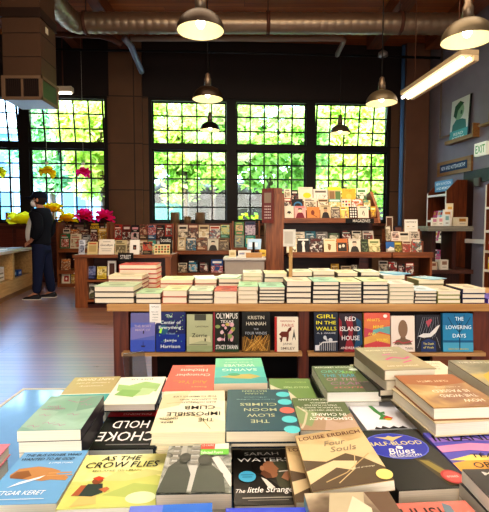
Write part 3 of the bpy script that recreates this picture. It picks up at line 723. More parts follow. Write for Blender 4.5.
# right end panel with sloped top
pr = [(-.02, zl0), (.6, zl0), (.6, Z(194, Ym + .6)), (.42, Z(192, Ym + .5)), (.05, Z(211, Ym))]; k = len(pr)
vs = [(hw - .1, y, z) for y, z in pr] + [(hw - .06, y, z) for y, z in pr]; m.mesh(vs, [tuple(range(k)), tuple(range(2 * k - 1, k - 1, -1))] + [(i, k + i, k + (i + 1) % k, (i + 1) % k) for i in range(k)], RWZ); m.build('end_panel', r)
# left end post with its face
a = X(266, Ym) - cx; b = X(284, Ym) - cx
m = MB(); m.box(a, b - .002, -.02, .6, 0, Z(194, Ym), RWZ); m.box(a + .04, b - .03, .0, .6, Z(194, Ym), Z(188, Ym), RWZ); m.build('end_panel', r)
m = MB(); m.box(-hw + .05, hw, -.2, .58, .0, .1, MAR); m.build('base', r)
m = MB(); z2 = Z(276, Ym - .2); m.box(-hw + .05, hw, -.24, .58, z2 - .04, z2, RW); m.build('lower_shelf', r)
m = MB(); m.box(X(345, Ym) - cx, X(373, Ym) - cx, -.03, -.02, Z(223.3, Ym), Z(218.4, Ym), paint('#16120f'))
art(m, Vector((X(345, Ym) - cx, -.03, Z(223.3, Ym))), Vector((X(373, Ym) - X(345, Ym), 0, 0)), Vector((0, 0, Z(218.4, Ym) - Z(223.3, Ym))), Vector((0, -1, 0)), [('t', 'MAGAZINES', .56, .5, .62, .6, '#e8e2d6')]); m.build('rack_label', r)
m = MB(); m.box(X(356, Ym) - cx, X(365, Ym) - cx, -.2, .58, .1, q1, MAR); m.build('divider', r)
# framed dark red poster on the left end
a = at(268, 223, Ym - .05); r = thing('framed_notice', 'narrow red-brown framed notice mounted on the left end of the magazine rack', 'frame', (a.x, Ym - .06, a.z), R(-14))
hh = at(268, 189, Ym).z - a.z; w = .085
m = MB(); m.box(-w, w, -.03, -.0, 0, hh, wood('#5a1c12', '#7a2c1c', 'Z')); m.build('frame', r)
m = MB(); m.box(-w * .72, w * .72, -.034, -.03, .04, hh - .04, paint('#6a3a3c')); art(m, Vector((-w * .72, -.034, .04)), Vector((w * 1.44, 0, 0)), Vector((0, 0, hh - .08)), Vector((0, -1, 0)), [('r', .1, .6, .9, .95, '#8a7a6a')] + [('e', .2 + .2 * i, .08 + .1 * j, .06, .025, '#d8c8c0') for i in range(4) for j in range(5)]); m.build('notice_sheet', r)

g = 'magazines on the upper rack'
row('magazine', 'magazine', g, 'in the top row of the magazine rack', [(284, 291, 189, 201, 'white-topped', W_), (291.5, 298, 190, 201, 'dark', BK), (298.5, 313, 187, 201, 'cream yellow-sun', W_, sun_card), (313.5, 328, 189, 201, 'grey photo', ('#d9d2c4', '#6a625a', '#efe8da')), (328.5, 341.5, 187, 201, 'yellow-headed', ('#c9a878', '#e8d23a', '#7a4a2c'), [('r', 0, .78, 1, 1, '#e8d82c'), ('r', .08, .1, .48, .7, '#8a6a4a'), ('r', .54, .1, .94, .7, '#5d7a4a')]), (342, 356, 188.5, 201.5, 'plain yellow', ('#d9ab3c', '#e6c05a', '#8a6a2c'), [('t', 'Yoga', .5, .82, .5, .1, '#8a5a1c'), ('e', .5, .4, .2, .2, '#e6bc55')]), (357, 367, 188, 201.5, 'cream and green', ('#e9e2cc', '#4f8a4c', '#2c4a2c'))], Ym + .42)
row('magazine', 'magazine', g, 'in the middle row of the magazine rack', [(284, 291, 198, 210, 'red', RD), (292, 303, 199, 210, 'black and blue arc', BK, [('e', .55, .42, .4, .34, '#3c7aa8'), ('e', .55, .36, .3, .26, '#23201f')]), (304, 317, 198, 210, 'white lettered', W_), (318, 328.5, 199, 210, 'tan', TN), (329, 341, 199, 210, 'teal photo', TE), (341.5, 351.5, 199, 210, 'white dotted', W_, [('e', .2 + .3 * i, .2 + .28 * j, .1, .09, ('#c23a30', '#e8c23a', '#3a3632')[(i + j) % 3]) for i in range(3) for j in range(3)]), (352, 363, 199, 210, 'white and yellow', ('#efe8da', '#e0c040', '#a8352a')), (364, 371, 200, 210, 'green', TE)], Ym + .22)
man = lambda bg, sk, suit: [('p', [(.1, 0), (.9, 0), (.75, .4), (.58, .48), (.42, .48), (.25, .4)], suit), ('e', .5, .62, .17, .16, sk), ('p', [(.32, .66), (.35, .82), (.65, .82), (.68, .66), (.6, .72), (.4, .72)], '#1f1a18'), ('r', .1, .88, .9, .95, bg)]
row('magazine', 'magazine', g, 'in the rack upper tier front row', [(284.5, 294, 206, 218.5, 'white black-figure', W_, [('p', [(.2, .35), (.4, .45), (.5, .3), (.6, .45), (.8, .35), (.6, .6), (.5, .55), (.4, .6)], '#1f1c1b')]), (294.5, 306, 206, 218.5, 'pink portrait', PK, man('#c94a5a', '#e8c8a8', '#7a2030')), (307, 320, 207, 218.5, 'orange tan', OR, [('e', .45, .5, .14, .22, '#7a3a24'), ('l', [(.5, .3), (.8, .1)], .05, '#7a3a24')]), (320.5, 331, 205, 218.5, 'tan portrait', TN, man('#8a7a5a', '#b89070', '#2a2422')), (331.5, 340, 207, 218.5, 'dark group photo', ('#3a302a', '#b8a890', '#7a6a58')), (340.5, 349, 207, 218.5, 'yellow and white', ('#e2c860', '#efe8da', '#8a4a2c')), (349.5, 357.5, 207, 218.5, 'black patterned', BK, [('e', .2 + .3 * i, .15 + .22 * j, .11, .08, '#e8e2d8') for i in range(3) for j in range(4)]), (358, 369, 206, 218.5, 'white sketch', W_, [('l', [(.4, .3), (.5, .6), (.6, .4), (.55, .2)], .06, '#4a4642'), ('r', .2, .85, .8, .92, '#6a6662')]), (371, 376, 206.5, 217, 'yellow edge', YE)], Ym + .03)
g = 'magazines on the lower rack'
row('magazine', 'magazine', g, 'at the back of the rack lower tier', [(286, 294, 231, 244, 'brown', ('#8a7050', '#d8c8a8', '#4a3222')), (294.5, 305, 232, 244, 'white', W_), (305.5, 316, 231.5, 244, 'teal headed', ('#2f6a7a', '#d9e4e2', '#1f2a30')), (316.5, 328, 232, 244, 'grey photo', ('#7a7470', '#d9d4cc', '#2a2624')), (328.5, 340, 233, 244, 'dark green', ('#33402f', '#8a9a78', '#c8c0a8')), (342, 352, 230, 243, 'black and white', BK), (352.5, 362, 231, 243, 'white print', W_), (363, 374, 231, 243, 'red and white', ('#cfc5b4', '#9a352c', '#2a2624'))], Ym + .05, 16)
row('magazine', 'magazine', g, 'in front of the rack lower tier', [(286.5, 297, 239, 253, 'cream framed', ('#d9cba8', '#6a5a42', '#efe6d0')), (297.5, 309.5, 238.5, 253, 'black with white figure', BK, [('p', [(.4, .05), (.65, .05), (.6, .5), (.66, .7), (.5, .85), (.36, .68), (.42, .45)], '#e2dcd2'), ('r', .05, .84, .95, .95, '#e2dcd2')]), (310, 322.5, 238.5, 253, 'dark red photo', ('#5a231f', '#d8ccc0', '#1f1a1a')), (324, 336.5, 239, 253, 'cream horn-player', ('#e2d2ae', '#8a6a42', '#c8452f'), [('e', .45, .4, .12, .22, '#8a6236'), ('l', [(.3, .62), (.6, .52)], .06, '#8a6236'), ('r', .1, .84, .9, .93, '#c8a878')]), (337, 348, 239, 253, 'orange group-photo', ('#c4713a', '#2a2422', '#e8dccb'), [('r', .08, .1, .92, .72, '#3a322e'), ('e', .3, .45, .12, .12, '#d8c8b4'), ('e', .62, .5, .12, .12, '#d8c8b4')]), (349, 361, 239, 253, 'white portrait', W_, man('#b8b0a4', '#d8c0a8', '#3a3632')), (361.5, 368.5, 239.5, 253, 'dark green leaf', ('#3c4a34', '#7a8a62', '#20241c')), (369, 380.5, 239.5, 253, 'pale yellow landscape', ('#ddd2a0', '#7a8a5a', '#a89a6a'))], Ym - .2, 16)
g = 'books on the bottom rack shelf'
row('book', 'book', g, 'on the bottom shelf of the magazine rack', [(331, 339, 264, 274.8, 'yellow', YE), (341, 351, 266, 274.8, 'pale', TN), (351.5, 357, 265, 274.8, 'tan', TN), (379, 388, 261, 274.8, 'white', W_), (389, 397, 262, 274.8, 'red and white', RD), (398, 405, 264, 274.8, 'dark', BK), (406, 414, 263, 274.8, 'red', RD)], Ym - .1, 8)

# ---------------- display table to the right of the rack
a, b = X(385.5, 6.7), X(424, 6.7)
r = thing('display_case', 'brown magazine display case right of the rack beside the corner pilaster', 'display case', ((a + b) / 2, 6.7, 0)); hw = (b - a) / 2
m = MB(); m.box(-hw, hw, -.35, -.31, Z(257.5, 6.4), Z(252, 6.4), RW); m.box(-hw, hw, -.31, .3, Z(257.5, 6.4), Z(256, 6.4), RW); m.build('front_ledge', r)
m = MB(); m.box(-hw, hw, .16, .2, 0, Z(229, 6.7), RW); m.build('back_panel', r)
m = MB(); m.box(-hw, hw - .03, -.06, .1, Z(256, 6.4), Z(241.2, 6.66), RW); m.build('display_step', r)
m = MB(); m.box(hw - .03, hw, -.31, .1, 0, Z(256, 6.4), RWZ); m.build('end_panel', r)
m = MB(); m.box(-hw, hw - .03, -.25, .1, 0, .1, MAR); m.box(-hw, hw - .03, -.3, .1, Z(279, 6.4), Z(276.5, 6.4), RW); m.build('lower_shelf', r)
g = 'magazines on the right display case'
row('magazine', 'magazine', g, 'in back row of the right display case', [(386, 391, 226, 241, 'white bird', W_), (391.5, 400, 231.5, 241, 'pale pink', ('#e6d4c6', '#6a5a54', '#c8a090')), (400, 409, 232, 241, 'white headline', W_, [('r', .05, .6, .95, .85, '#2a2624'), ('r', .1, .1, .9, .45, '#cbbfa8')]), (409.5, 420, 231.5, 241, 'grey banner', ('#cfc2b0', '#2a2624', '#a89a88'))], 6.66, 12)
row('magazine', 'magazine', g, 'in front row of the right display case', [(386, 395, 242, 252.5, 'blue landscape', BL, [('r', 0, 0, 1, .35, '#a8a08a'), ('p', [(.2, .3), (.5, .55), (.95, .4), (.95, .2), (.2, .15)], '#e4ded2')]), (394.5, 402, 241.5, 252.5, 'olive yellow', ('#8a7a3c', '#d8c85a', '#3a3420')), (403, 411.5, 241, 252.5, 'cream figures', ('#d8c8b0', '#7a5a4a', '#a83a30')), (412.5, 422, 239.5, 252.5, 'red white and teal', ('#dccdbd', '#b8382f', '#2f6a64'))], 6.4, 12)
face_card('notice_card', 'white notice card with printed heading standing behind the right display case magazines', 'sign', None, 404.5, 418, 219.5, 241, 6.75, [('t', 'HISTORY', .5, .88, .8, .07, '#4a4a46'), ('r', .2, .65, .35, .68, '#c8a040'), ('r', .6, .65, .75, .68, '#9a9a8a'), ('r', .1, .55, .9, .57, '#c9c3b4')], '#efe9dc', 5, .006)
r = face_card('easel_frame', 'small empty brown easel frame standing left of the white notice card', 'frame', None, 386.2, 393, 216.5, 241, 6.75, [('r', .12, .06, .88, .95, '#5a3a28')], '#c9b8a4', 5, .01)
face_card('framed_card', 'dark framed card with reddish picture behind the middle of the display case', 'frame', None, 394, 403, 226, 241, 6.75, [('r', .15, .2, .85, .9, '#6a4438')], '#22222a', 5, .01)

# ---------------- cases under the windows
def win_case(label, px0, px1, Y, ptop, ledges, depth=.4):
    a, b = X(px0, Y), X(px1, Y)
    r = thing('window_bookcase', label, 'bookcase', ((a + b) / 2, Y, 0)); hw = (b - a) / 2
    m = MB(); m.box(-hw, hw, depth - .03, depth, 0, Z(ptop + 3, Y), MAR); m.build('back_panel', r)
    for py, yo in ledges:
        z = Z(py, Y + yo); m = MB(); m.box(-hw + .03, hw - .03, yo - .02, yo - .001, z - .07, z + .004, RW); m.box(-hw + .03, hw - .03, yo - .001, depth - .03, z - .025, z, RW); m.build('ledge', r)
    for s in (-1, 1):
        m = MB(); m.box(s * hw - (.03 if s > 0 else 0), s * hw + (.03 if s < 0 else 0), -.03, depth - .03, 0, Z(ptop, Y), RWZ); m.build('end_panel', r)
    m = MB(); m.box(-hw + .03, hw - .03, 0, depth - .03, 0, .035, MAR); m.build('base', r)
    return r
Yw = 8.9
win_case('brown bookcase below the left window behind the standing person', 57, 109, Yw, 222, ((237.3, .22), (242.3, .11), (248.8, 0), (270.3, 0), (283.8, 0)))
win_case('brown magazine bookcase against the wall between the windows', 110, 174.5, Yw, 223, ((239.8, .12), (256.8, 0), (278.8, 0)))
win_case('brown magazine bookcase below the leftmost middle window behind the pots', 175.5, 231.5, Yw, 223, ((238.8, .14), (250.8, 0), (272.8, 0)))
win_case('narrow brown bookcase left of the magazine rack below the middle window', 232, 260, Yw, 221, ((235.3, .1), (247.8, 0), (270, 0)))
g = 'covers in the left window bookcase'
row('book', 'book', g, 'in the top row of the left window bookcase', [(63.6, 71, 225, 236.6, 'dark photo', BK), (72, 88, 223, 236, 'dark brown wide', ('#3a2c28', '#8a6a5a', '#d8c8b4')), (90, 99, 222.5, 236, 'black and yellow', ('#2a2620', '#e0c02c', '#d8b02c')), (100, 104, 226, 236, 'dark slim', BK), (104.5, 107, 224, 236, 'cream slim', TN)], Yw + .22, 10)
row('book', 'book', g, 'in the middle row of the left window bookcase', [(62.5, 69.5, 229, 242, 'white headed', W_), (70, 79, 229, 241, 'orange', OR), (79.5, 88, 230, 242, 'brown red', ('#7a3a2a', '#d8c0a0', '#2a1c18')), (90, 97, 229, 242, 'black', BK), (98, 106.5, 228.5, 242, 'yellow', YE)], Yw + .11, 10)
row('book', 'book', g, 'in the front row of the left window bookcase', [(60, 69.5, 234, 248.5, 'green and red', ('#2f6a44', '#e8e0d0', '#b83a2c')), (70, 81, 234, 248.5, 'cream red-titled', ('#dccfb4', '#b8402e', '#a89878')), (82, 90, 235, 248.5, 'grey', ('#8a8a88', '#d9d4cc', '#3a3632'))], Yw - .0, 10)
row('book', 'book', g, 'on the bottom shelf of the left window bookcase', [(61.5, 70, 274.2, 283.5, 'white red-square', W_, [('r', .3, .2, .85, .8, '#a8352a'), ('e', .57, .5, .12, .14, '#efe8da')]), (61, 70.5, 259, 270, 'brown and orange', OR), (71, 75, 274.2, 283.5, 'yellow', YE)], Yw + .02, 6)
g = 'magazines between the windows'
crnd.seed(21)
row('magazine', 'magazine', g, 'in the top row between the windows', [(113.8 + 8.5 * k, 121.8 + 8.5 * k, 224.5 + .4 * (k % 3), 239.5, ['red and white', 'dark red', 'black and pink', 'brown photo', 'blue and red', 'dark portrait', 'red headed'][k], [RD, ('#6a2a24', '#d8ccc0', '#241c1c'), ('#2a2224', '#d898a0', '#cfc8bc'), ('#5a4434', '#c8b090', '#8a3a2c'), ('#3a5a7a', '#c8d0d4', '#b8402e'), BK, RD][k]) for k in range(7)], Yw + .12, 12)
row('magazine', 'magazine', g, 'in the second row between the windows', [(112.8 + 8.65 * k, 120.8 + 8.65 * k, 240.5, 256.5, ['green', 'white', 'black', 'tan', 'teal', 'grey', 'cream'][k], [GN, W_, BK, TN, TE, ('#8a8a88', '#d9d4cc', '#3a3632'), W_][k]) for k in range(7)], Yw + .0, 12)
row('magazine', 'magazine', g, 'on the bottom shelf between the windows', [(131 + 9 * k, 139 + 9 * k, 264, 278.5, ['white', 'red', 'blue', 'dark'][k], [W_, RD, BL, BK][k]) for k in range(4)], Yw + .0, 8)
g = 'magazines below the window pots'
row('magazine', 'magazine', g, 'in the top row below the window pots', [(178, 187.5, 225, 238.5, 'white text', W_), (188, 198, 224.5, 238.5, 'brown red', ('#7a4436', '#d9c0a8', '#3a2420')), (198.5, 209, 225, 238.5, 'cream photo', TN), (209.5, 220, 226, 238.5, 'white red-headed', ('#e6dccb', '#a8452f', '#5a6a7a')), (220.5, 229.5, 225, 238.5, 'green landscape', ('#4a7a5c', '#8ac0b0', '#d8cf7a'))], Yw + .14, 12)
row('magazine', 'magazine', g, 'in the second row below the window pots', [(177.5, 185.5, 237.5, 250.5, 'cream', TN), (186, 196, 238, 250.5, 'white blue-figures', ('#dcd8cc', '#3a8ab0', '#2a2624')), (196.5, 207, 237.5, 250.5, 'brown', ('#8a5a42', '#d8c0a0', '#3a2420')), (207.5, 218.5, 239, 250.5, 'pale portrait', ('#d9d2c2', '#2a2624', '#8a8274'), man('#b8b0a0', '#e0cdb8', '#3a3632')), (219, 229, 238, 250.5, 'dark tan', ('#7a664e', '#c8b08a', '#3a2e24'))], Yw + .0, 12)
row('magazine', 'magazine', g, 'on the bottom shelf below the window pots', [(178, 187, 263, 272.5, 'white', W_), (188, 198, 260.5, 272.5, 'teal-lettered dark', ('#22303a', '#3a9ac0', '#d8d0c0')), (199, 209, 262, 272.5, 'dark', BK), (211, 223, 259.5, 272.5, 'blue and white', ('#31508a', '#e8e8e4', '#b8402e'))], Yw + .0, 8)
g = 'covers in the narrow bookcase'
row('book', 'book', g, 'in the top row of the narrow bookcase', [(234.5, 244, 222, 235, 'green landscape', ('#5a8a5a', '#c8d47a', '#e0a088')), (245, 255.5, 221.5, 235, 'violet dark', ('#5a4a72', '#2a3a5a', '#d8c8d8'))], Yw + .1, 12)
row('book', 'book', g, 'in the second row of the narrow bookcase', [(234.5, 244, 235.5, 247.5, 'grey green', ('#8a9a8a', '#c8b878', '#5a6a7a')), (245, 255.5, 235.5, 247.5, 'teal', ('#2a8a80', '#7ac8b8', '#d8c85a'))], Yw + .0, 12)
# brown pots on the sill
for k, (x0, x1, y0, lab) in enumerate(((170.5, 179.5, 212.5, 'tall brown cylinder pot, leftmost of three on the window sill'), (184, 191, 216.5, 'shorter brown cylinder pot in the middle of three on the sill'), (195, 205, 212.5, 'wide tall brown cylinder pot, rightmost of three on the sill'))):
    Yp = 9.93; a = at(x0, y0, Yp); b = at(x1, y0, Yp); rr = (b.x - a.x) / 2; zb = ZB; h = a.z - zb
    m = MB(); m.lathe([(rr * .9, 0), (rr, .01), (rr, h), (rr * .9, h), (rr * .88, h - .02), (.01, h - .02)], paint('#7a6248', .6), 24)
    tag(m.build('cylinder_pot', None, ((a.x + b.x) / 2, Yp, zb + .001)), lab, 'pot', 'brown pots on the window sill')

# low gondola table in front of the wall between windows
Yg = 6.55
a, b = X(72.5, Yg), X(172, Yg)
r = thing('display_table', 'low brown display bookcase with books standing along its top, behind the long table', 'bookcase', ((a + b) / 2, Yg, 0)); hw = (b - a) / 2
zt = Z(254.6, Yg + .05)
m = MB(); m.box(-hw, hw, -.02, .6, zt - .045, zt, RW); m.build('top_board', r)
m = MB(); m.box(-hw + .02, -hw + .2, 0, .58, 0, zt - .045, RWZ); m.build('end_panel', r)
m = MB(); m.box(hw - .1, hw - .02, 0, .58, 0, zt - .045, RWZ); m.build('end_panel', r)
m = MB(); m.box(-hw + .2, hw - .1, .3, .33, .06, zt - .045, MAR); m.build('back_panel', r)
for z in (Z(280, Yg), Z(300, Yg)):
    m = MB(); m.box(-hw + .2, hw - .1, .0, .3, z - .03, z, RW); m.build('shelf', r)
m = MB(); m.box(-hw + .2, hw - .1, .02, .56, 0, .05, MAR); m.build('base', r)
for z in (259, 273, 287):
    m = MB(); m.box(-hw + .0, -hw + .02, .02, .5, Z(z + 1, Yg), Z(z, Yg), EDGE); m.build('card_rail', r)
g = 'books along the low display bookcase top'
row('book', 'book', g, 'on top of the low display bookcase', [(78.5, 84.5, 240, 254.5, 'grey striped angled', ('#c8ccd4', '#3a3a44', '#8a90a0')), (87, 97.5, 242, 254.5, 'tan lined', ('#c8b484', '#8a7444', '#a83a2c'), [('r', .15, .8, .85, .9, '#b8502e'), ('r', .15, .2, .85, .7, '#b09a68')]), (98.5, 114, 239.5, 254.5, 'white hand-lettered', ('#e6dccb', '#2a2624', '#c8bca4'), [('t', 'Goodbye', .5, .6, .8, .18, '#2a2624', .3), ('r', .15, .35, .85, .38, '#8a8478'), ('r', .2, .22, .8, .25, '#8a8478'), ('r', .25, .82, .75, .85, '#8a8478')]), (114.5, 126.5, 240.5, 254.5, 'brown hills', ('#b8aa84', '#7a6a42', '#4a4030')), (129.5, 139.5, 240, 254.5, 'white picture-window', ('#e8e2d8', '#2a2222', '#7a4a42'), [('r', .33, .32, .66, .64, '#2a2222'), ('r', .4, .38, .58, .52, '#8a5a4a')]), (142.5, 152, 242, 254.5, 'black ornament', ('#2a2622', '#8a7a5a', '#b8452f')), (154, 170, 244.5, 254.5, 'cream patterned wide', ('#d8c898', '#4a6a42', '#a8442c'), [('e', .12 + .19 * i, .25 + .25 * (j), .07, .1, ('#6a4a2c', '#a8442c', '#4a6a42')[(i * 2 + j) % 3]) for i in range(5) for j in range(3)])], Yg + .06, 12)
face_card('section_sign', 'small black sign with white letters on the low display bookcase edge', 'sign', None, 118, 133.5, 253, 261, Yg - .06, [('t', 'STREET', .5, .5, .7, .5, '#e8e4dc')], '#14110f', 0, .012)
face_card('section_sign', 'small black section sign standing behind the cream patterned wide book', 'sign', None, 159.5, 172, 236.5, 254.3, Yg + .3, [('t', 'books', .5, .8, .8, .24, '#dcd8d0')], '#14110f', 4, .01)
m = MB()
o = face_card('framed_print', 'white framed picture on the low display bookcase shelf beside the table stacks', 'frame', None, 107.5, 116, 261, 279.1, Yg + .05, [('r', .2, .12, .82, .86, '#5a3a30')], '#e2ddd2', 5, .02)
g = 'books inside the low display bookcase'
row('book', 'book', g, 'on the upper shelf of the low display bookcase', [(88, 95.5, 266.5, 279.1, 'navy', ('#2a3050', '#5a628a', '#8a90b0')), (97, 106.5, 266.5, 279.1, 'yellow', ('#cfb43a', '#8a7424', '#efe0a0'))], Yg + .06, 6)
row('book', 'book', g, 'on the lower shelf of the low display bookcase', [(88, 98, 283.6, 298.8, 'cream animal-print', ('#cfc6b0', '#5a5a34', '#2a2822')), (99, 106, 283.6, 298.8, 'dark', BK), (122, 132, 284.5, 298.8, 'red', RD)], Yg + .06, 6)

# grey-topped side table with oddments in front of the narrow bookcase
Yt = 6.0
a, b = X(223, Yt), X(266, Yt); zt = Z(258, Yt)
r = thing('side_table', 'pale grey topped small table with oddments left of the magazine rack', 'table', ((a + b) / 2, Yt, 0)); hw = (b - a) / 2
m = MB(); m.box(-hw, hw, 0, .5, zt - .03, zt, paint('#c9c5be', .35), bev=.004); m.build('table_top', r)
m = MB(); m.box(-hw + .02, hw - .02, .02, .48, .08, zt - .03, paint('#a59a8e', .5)); m.build('cabinet', r)
for sx in (-1, 1):
    for sy in (.05, .45):
        m = MB(); m.box(sx * (hw - .05) - .025, sx * (hw - .05) + .025, sy - .025, sy + .025, 0, .08, DS); m.build('leg', r)
g = 'oddments on the grey side table'
def block(name, label, px0, px1, py0, py1, Y, d, col, cat, items=(), grp=g, rz=0):
    a = at(px0, py1, Y); b = at(px1, py1, Y); h = at(px0, py0, Y).z - zt; w = b.x - a.x
    m = MB(); m.box(-w / 2, w / 2, -d / 2, d / 2, 0, h, paint(col), bev=.003); art(m, Vector((-w / 2, -d / 2, 0)), Vector((w, 0, 0)), Vector((0, 0, h)), Vector((0, -1, 0)), items)
    return tag(m.build(name, None, ((a.x + b.x) / 2, Y + d / 2, zt + .001), rz), label, cat, grp)
block('small_box', 'small cream box on the left of the grey side table', 229, 236, 250.5, 257, Yt + .15, .1, '#d8c8a4', 'box', [('r', .2, .3, .8, .7, '#b8a47c')])
block('small_box', 'white box beside the cream box on the grey side table', 238, 251, 251, 257, Yt + .2, .12, '#dcd8d2', 'box', [('r', .1, .4, .5, .7, '#8a90a8')])
block('small_box', 'orange brown carton at the right of the grey side table', 246, 262, 253, 257, Yt + .05, .1, '#b98d5c', 'box')
block('small_box', 'yellow carton behind the black stand on the side table', 259.5, 266, 250, 256, Yt + .33, .1, '#d9b24a', 'box', [('r', .2, .3, .8, .6, '#8a6a2a')])
# black easel with pale blue leaflet
c = at(253.5, 257, Yt + .34)
r = thing('leaflet_stand', 'black tabletop stand holding a blue and white leaflet, right of the white box', 'leaflet stand', (c.x, Yt + .4, zt + .001), R(-12))
m = MB(); m.box(-.1, .1, -.06, .06, 0, .02, paint('#191614')); m.box(-.015, .015, .0, .03, .02, .2, paint('#191614')); m.build('stand_base', r)
m = MB(); m.box(-.1, .1, -.006, .0, .1, .26, paint('#a9c9e4'), Matrix.Rotation(R(-22), 4, 'X')); m.box(-.08, .05, -.008, -.006, .14, .2, paint('#eef4f8'), Matrix.Rotation(R(-22), 4, 'X')); m.build('leaflet', r)

# =================================================================== COUNTER AND PERSON
g0 = ground(0, 304.6); g1 = ground(33, 288.8)
dv = (g0 - g1); rz = math.atan2(dv.y, dv.x); cn = Vector((math.sin(rz), -math.cos(rz), 0))
fx = dv.normalized(); 
# local x runs from the far end towards the camera, front face normal must face right/camera
ln = Vector((-fx.y, fx.x, 0))            # local +y
def cloc(px, py): p = on_plane(px, py, g1, ln); return (p - g1).dot(fx), p.z
PLY = wood('#b58d58', '#cfaa72', 'X', .35); PLYD = wood('#7a5630', '#96703f', 'X')
r = thing('sales_counter', 'pale wooden sales counter with open cubbies at the left edge', 'counter', g1, rz)
zt = cloc(20, 249)[1]
sy = 1 if ln.x > 0 else -1               # front side sign in local y
D = .75
def cb(m, x0, x1, y0, y1, z0, z1, mat, **k):   # y measured inwards from the front face
    ya, yb = sorted((-sy * y0, -sy * y1)); m.box(x0, x1, ya, yb, z0, z1, mat, **k)
LN = 3.0
za = cloc(24, 275.5)[1]; zb_ = cloc(24, 251.5)[1]
m = MB(); cb(m, -.02, LN, -.02, D, zt - .045, zt, wood('#c9bfae', '#ddd6c8', 'X', .25)); m.build('counter_top', r)
m = MB(); cb(m, 0, LN, 0, .03, .09, za, PLY); cb(m, 0, LN, .02, .05, 0, .09, PLYD); m.build('front_panel', r)
m = MB(); cb(m, 0, LN, .03, D - .03, za - .03, za, PLYD); cb(m, .03, LN, D - .03, D, 0, zt - .045, PLYD); m.build('cubby_shelf', r)
m = MB(); cb(m, -.0, .03, .0, D, za, zt - .045, PLY); cb(m, 0, .03, .03, D, 0, za, PLY); m.build('end_panel', r)
sA = cloc(14.5, 263)[0]; sB = cloc(12.5, 263)[0]
m = MB(); cb(m, sA, sB, 0, D - .03, za, zt - .045, PLY); m.build('divider', r)
m = MB(); cb(m, 0.03, LN, 0, .03, zb_, zt - .045, PLY); m.build('top_rail', r)
m = MB(); cb(m, sB + 1.4, sB + 1.46, 0, D - .03, za, zt - .045, PLY); m.build('divider', r)
def counter_thing(name, label, cat, s, inn, z, w, d, h, col, items=()):
    m = MB(); m.box(-w / 2, w / 2, -d / 2, d / 2, 0, h, paint(col), bev=.004)
    q = g1 + fx * s - ln * (sy * inn)
    if items: art(m, Vector((-w / 2, sy * d / 2, 0)), Vector((w, 0, 0)), Vector((0, 0, h)), Vector((0, sy, 0)), items)
    tag(m.build(name, None, (q.x, q.y, z + .001), rz), label, cat, 'things in the counter cubbies' if z < zt - .02 else 'papers on the counter')
sm_ = cloc(22, 263)[0]
counter_thing('storage_box', 'blue box lying in the far cubby of the counter', 'box', sm_ - .12, .2, za, .22, .25, .1, '#2f5aa8', [('r', .2, .3, .8, .7, '#b8d0e8')])
counter_thing('storage_box', 'dark blue box beside the blue one in the far cubby', 'box', sm_ + .18, .2, za, .22, .25, .12, '#24406a', [('r', .1, .3, .5, .7, '#8ab0d0')])
counter_thing('paper_roll', 'grey paper bundle at the back of the far cubby', 'paper', sm_ + .05, .5, za, .4, .18, .16, '#8a7f78')
counter_thing('ledger', 'stack of white folders in the near cubby of the counter', 'folder', sB + .3, .25, za, .4, .3, .22, '#d8d0c4', [('r', .1, .2, .9, .3, '#8a7a6a'), ('r', .1, .5, .9, .6, '#8a7a6a')])
counter_thing('storage_box', 'black box behind the white folders in the near cubby', 'box', sB + .85, .3, za, .5, .3, .3, '#262220')
counter_thing('leaflet', 'blue and white leaflet lying at the far end of the counter', 'paper', .35, .2, zt, .3, .21, .012, '#aebfd6')
counter_thing('leaflet', 'white paper sheet lying on the counter near the left edge', 'paper', 1.1, .3, zt, .4, .3, .01, '#e6e4de')

# ---- person, profile to the left
def skin(name, verts, edges, radii, mat, sub=2, parent=None, root=0):
    me = bpy.data.meshes.new(name); me.from_pydata(verts, edges, [])
    ob = bpy.data.objects.new(name, me); COL.objects.link(ob)
    md = ob.modifiers.new('s', 'SKIN'); md.use_smooth_shade = True
    sv = me.skin_vertices[0].data
    for i, rr in enumerate(radii): sv[i].radius = rr if isinstance(rr, tuple) else (rr, rr)
    for i in range(len(verts)): sv[i].use_root = (i == root)
    s2 = ob.modifiers.new('d', 'SUBSURF'); s2.levels = sub; s2.render_levels = sub
    dg = bpy.context.evaluated_depsgraph_get(); nm = bpy.data.meshes.new_from_object(ob.evaluated_get(dg))
    bpy.data.objects.remove(ob); nm.materials.clear(); nm.materials.append(mat)
    for p in nm.polygons: p.use_smooth = True
    return link(name, nm, parent)
SKIN = paint('#b98468', .5); NAVY = paint('#0b0e18', .85); JEAN = paint('#141c38', .85); CAPM = paint('#0d1428', .8); SHIRT = paint('#d9d4ce', .8)
gp = ground(42, 298.5)
P = thing('person', 'person in navy cap, white face mask and dark jacket standing in profile', 'person', (gp.x, gp.y, 0), 0)
